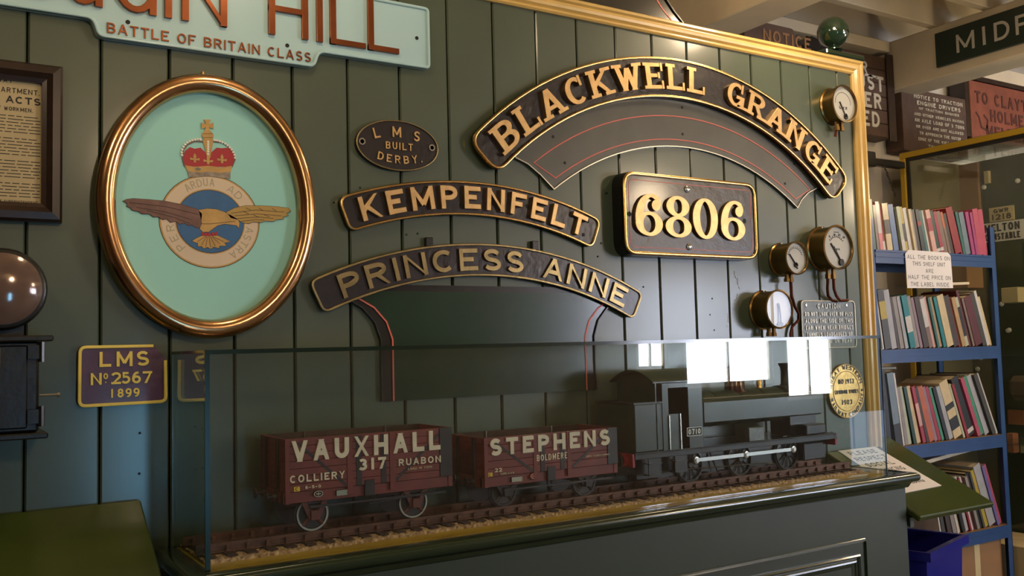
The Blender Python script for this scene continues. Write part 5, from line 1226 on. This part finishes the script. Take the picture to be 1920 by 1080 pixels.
# paper notice taped on the top shelf rail
xa, za = onY(BY0-.006, 1697, 471); xb = onY(BY0-.006, 1782, 476)[0]; zb_ = onY(BY0-.006, 1740, 541)[1]
t = thing('paper_notice', 'white paper notice about half price books taped to the top blue shelf', 'notice', ((xa+xb)/2, BY0, zb_))
PN = lambda u_, v, d: (u_, BY0-.0065-d, v)
m = MB(); m.prism(PN, [(xa, zb_), (xb+.004, zb_+.004), (xb-.002, za-.01), (xb-.02, za+.004), (xa+.02, za+.006), (xa-.002, za-.012)], 0, .0012); obj('sheet', m, 'paper_white', t)
m = MB(); hh = za-zb_; cx = (xa+xb)/2
for s_, v, f in (('ALL THE BOOKS ON', .80, .93), ('THIS SHELF UNIT', .62, .72), ('ARE', .43, .17), ('HALF THE PRICE ON', .25, .93), ('THE LABEL INSIDE', .06, .84)):
    text(PN, s_, cx, zb_+hh*v, hh*.11, .12, .85, .3, .7, .001, .0016, align='c', mb=m, fit=(xb-xa)*f)
obj('printing', m, 'lilac_ink' if 'lilac_ink' in MAT else 'ink', t)

# bin, boxes
def rot(cx, cyy, a): c, s_ = math.cos(a), math.sin(a); return lambda x, y, z: (cx+x*c-y*s_, cyy+x*s_+y*c, z)
T = rot(2.90, -.20, math.radians(15))
t = thing('storage_bin', 'blue plastic storage bin on the floor under the right hand desk', 'bin', (3.1, -.1, FL))
m = MB(); zt = -.748
def tap(x0, x1, y0, y1, k, z): return [T(x0+k, y0+k, z), T(x1-k, y0+k, z), T(x1-k, y1-k, z), T(x0+k, y1-k, z)]
o_ = tap(-.15, .225, -.12, .13, .03, FL+.001)+tap(-.15, .225, -.12, .13, 0, zt); i_ = tap(-.144, .219, -.114, .124, .03, FL+.01)+tap(-.144, .219, -.114, .124, 0, zt)
m.add(o_+i_, [(0,1,2,3)]+[(j, (j+1) % 4, 4+(j+1) % 4, 4+j) for j in range(4)]+[(8,9,10,11)]+[(8+j, 8+(j+1) % 4, 12+(j+1) % 4, 12+j) for j in range(4)]+[(4+j, 4+(j+1) % 4, 12+(j+1) % 4, 12+j) for j in range(4)])
obj('tub', m, 'bin_blue', t)
m = MB(); a_ = tap(-.163, .243, -.138, .148, 0, zt-.03)+tap(-.163, .243, -.138, .148, 0, zt+.002); c_ = tap(-.151, .226, -.121, .131, 0, zt-.03)+tap(-.151, .226, -.121, .131, 0, zt+.002)
m.add(a_+c_, [(j, (j+1) % 4, 4+(j+1) % 4, 4+j) for j in range(4)]+[(8+j, 8+(j+1) % 4, 12+(j+1) % 4, 12+j) for j in range(4)]+[(4+j, 4+(j+1) % 4, 12+(j+1) % 4, 12+j) for j in range(4)]+[(j, (j+1) % 4, 8+(j+1) % 4, 8+j) for j in range(4)]); obj('lip', m, 'bin_blue', t)
def carton(lab, x0, x1, y0, y1, z0, z1, mt):
    o = thing('cardboard_box', lab, 'box', ((x0+x1)/2, (y0+y1)/2, z0)); m = MB(); m.box(x0, x1, y0, y1, z0, z1, .003); obj('carton', m, mt, o)
    m = MB(); m.box((x0+x1)/2-.02, (x0+x1)/2+.02, y0-.001, y1, z0+.02, z1+.001); obj('tape', m, 'card_pale', o)
carton('brown cardboard box under the lowest shelf of the blue unit', 3.58, 3.96, .08, .36, FL+.001, -.91, 'card')
carton('cream cardboard box on the floor right of the blue shelving', 4.06, 4.36, -.05, .35, FL+.001, -.96, 'card_pale')

# ================================================================ ROOM BEHIND THE VIEWER (seen only in reflections)
S.view_layers[0].update()
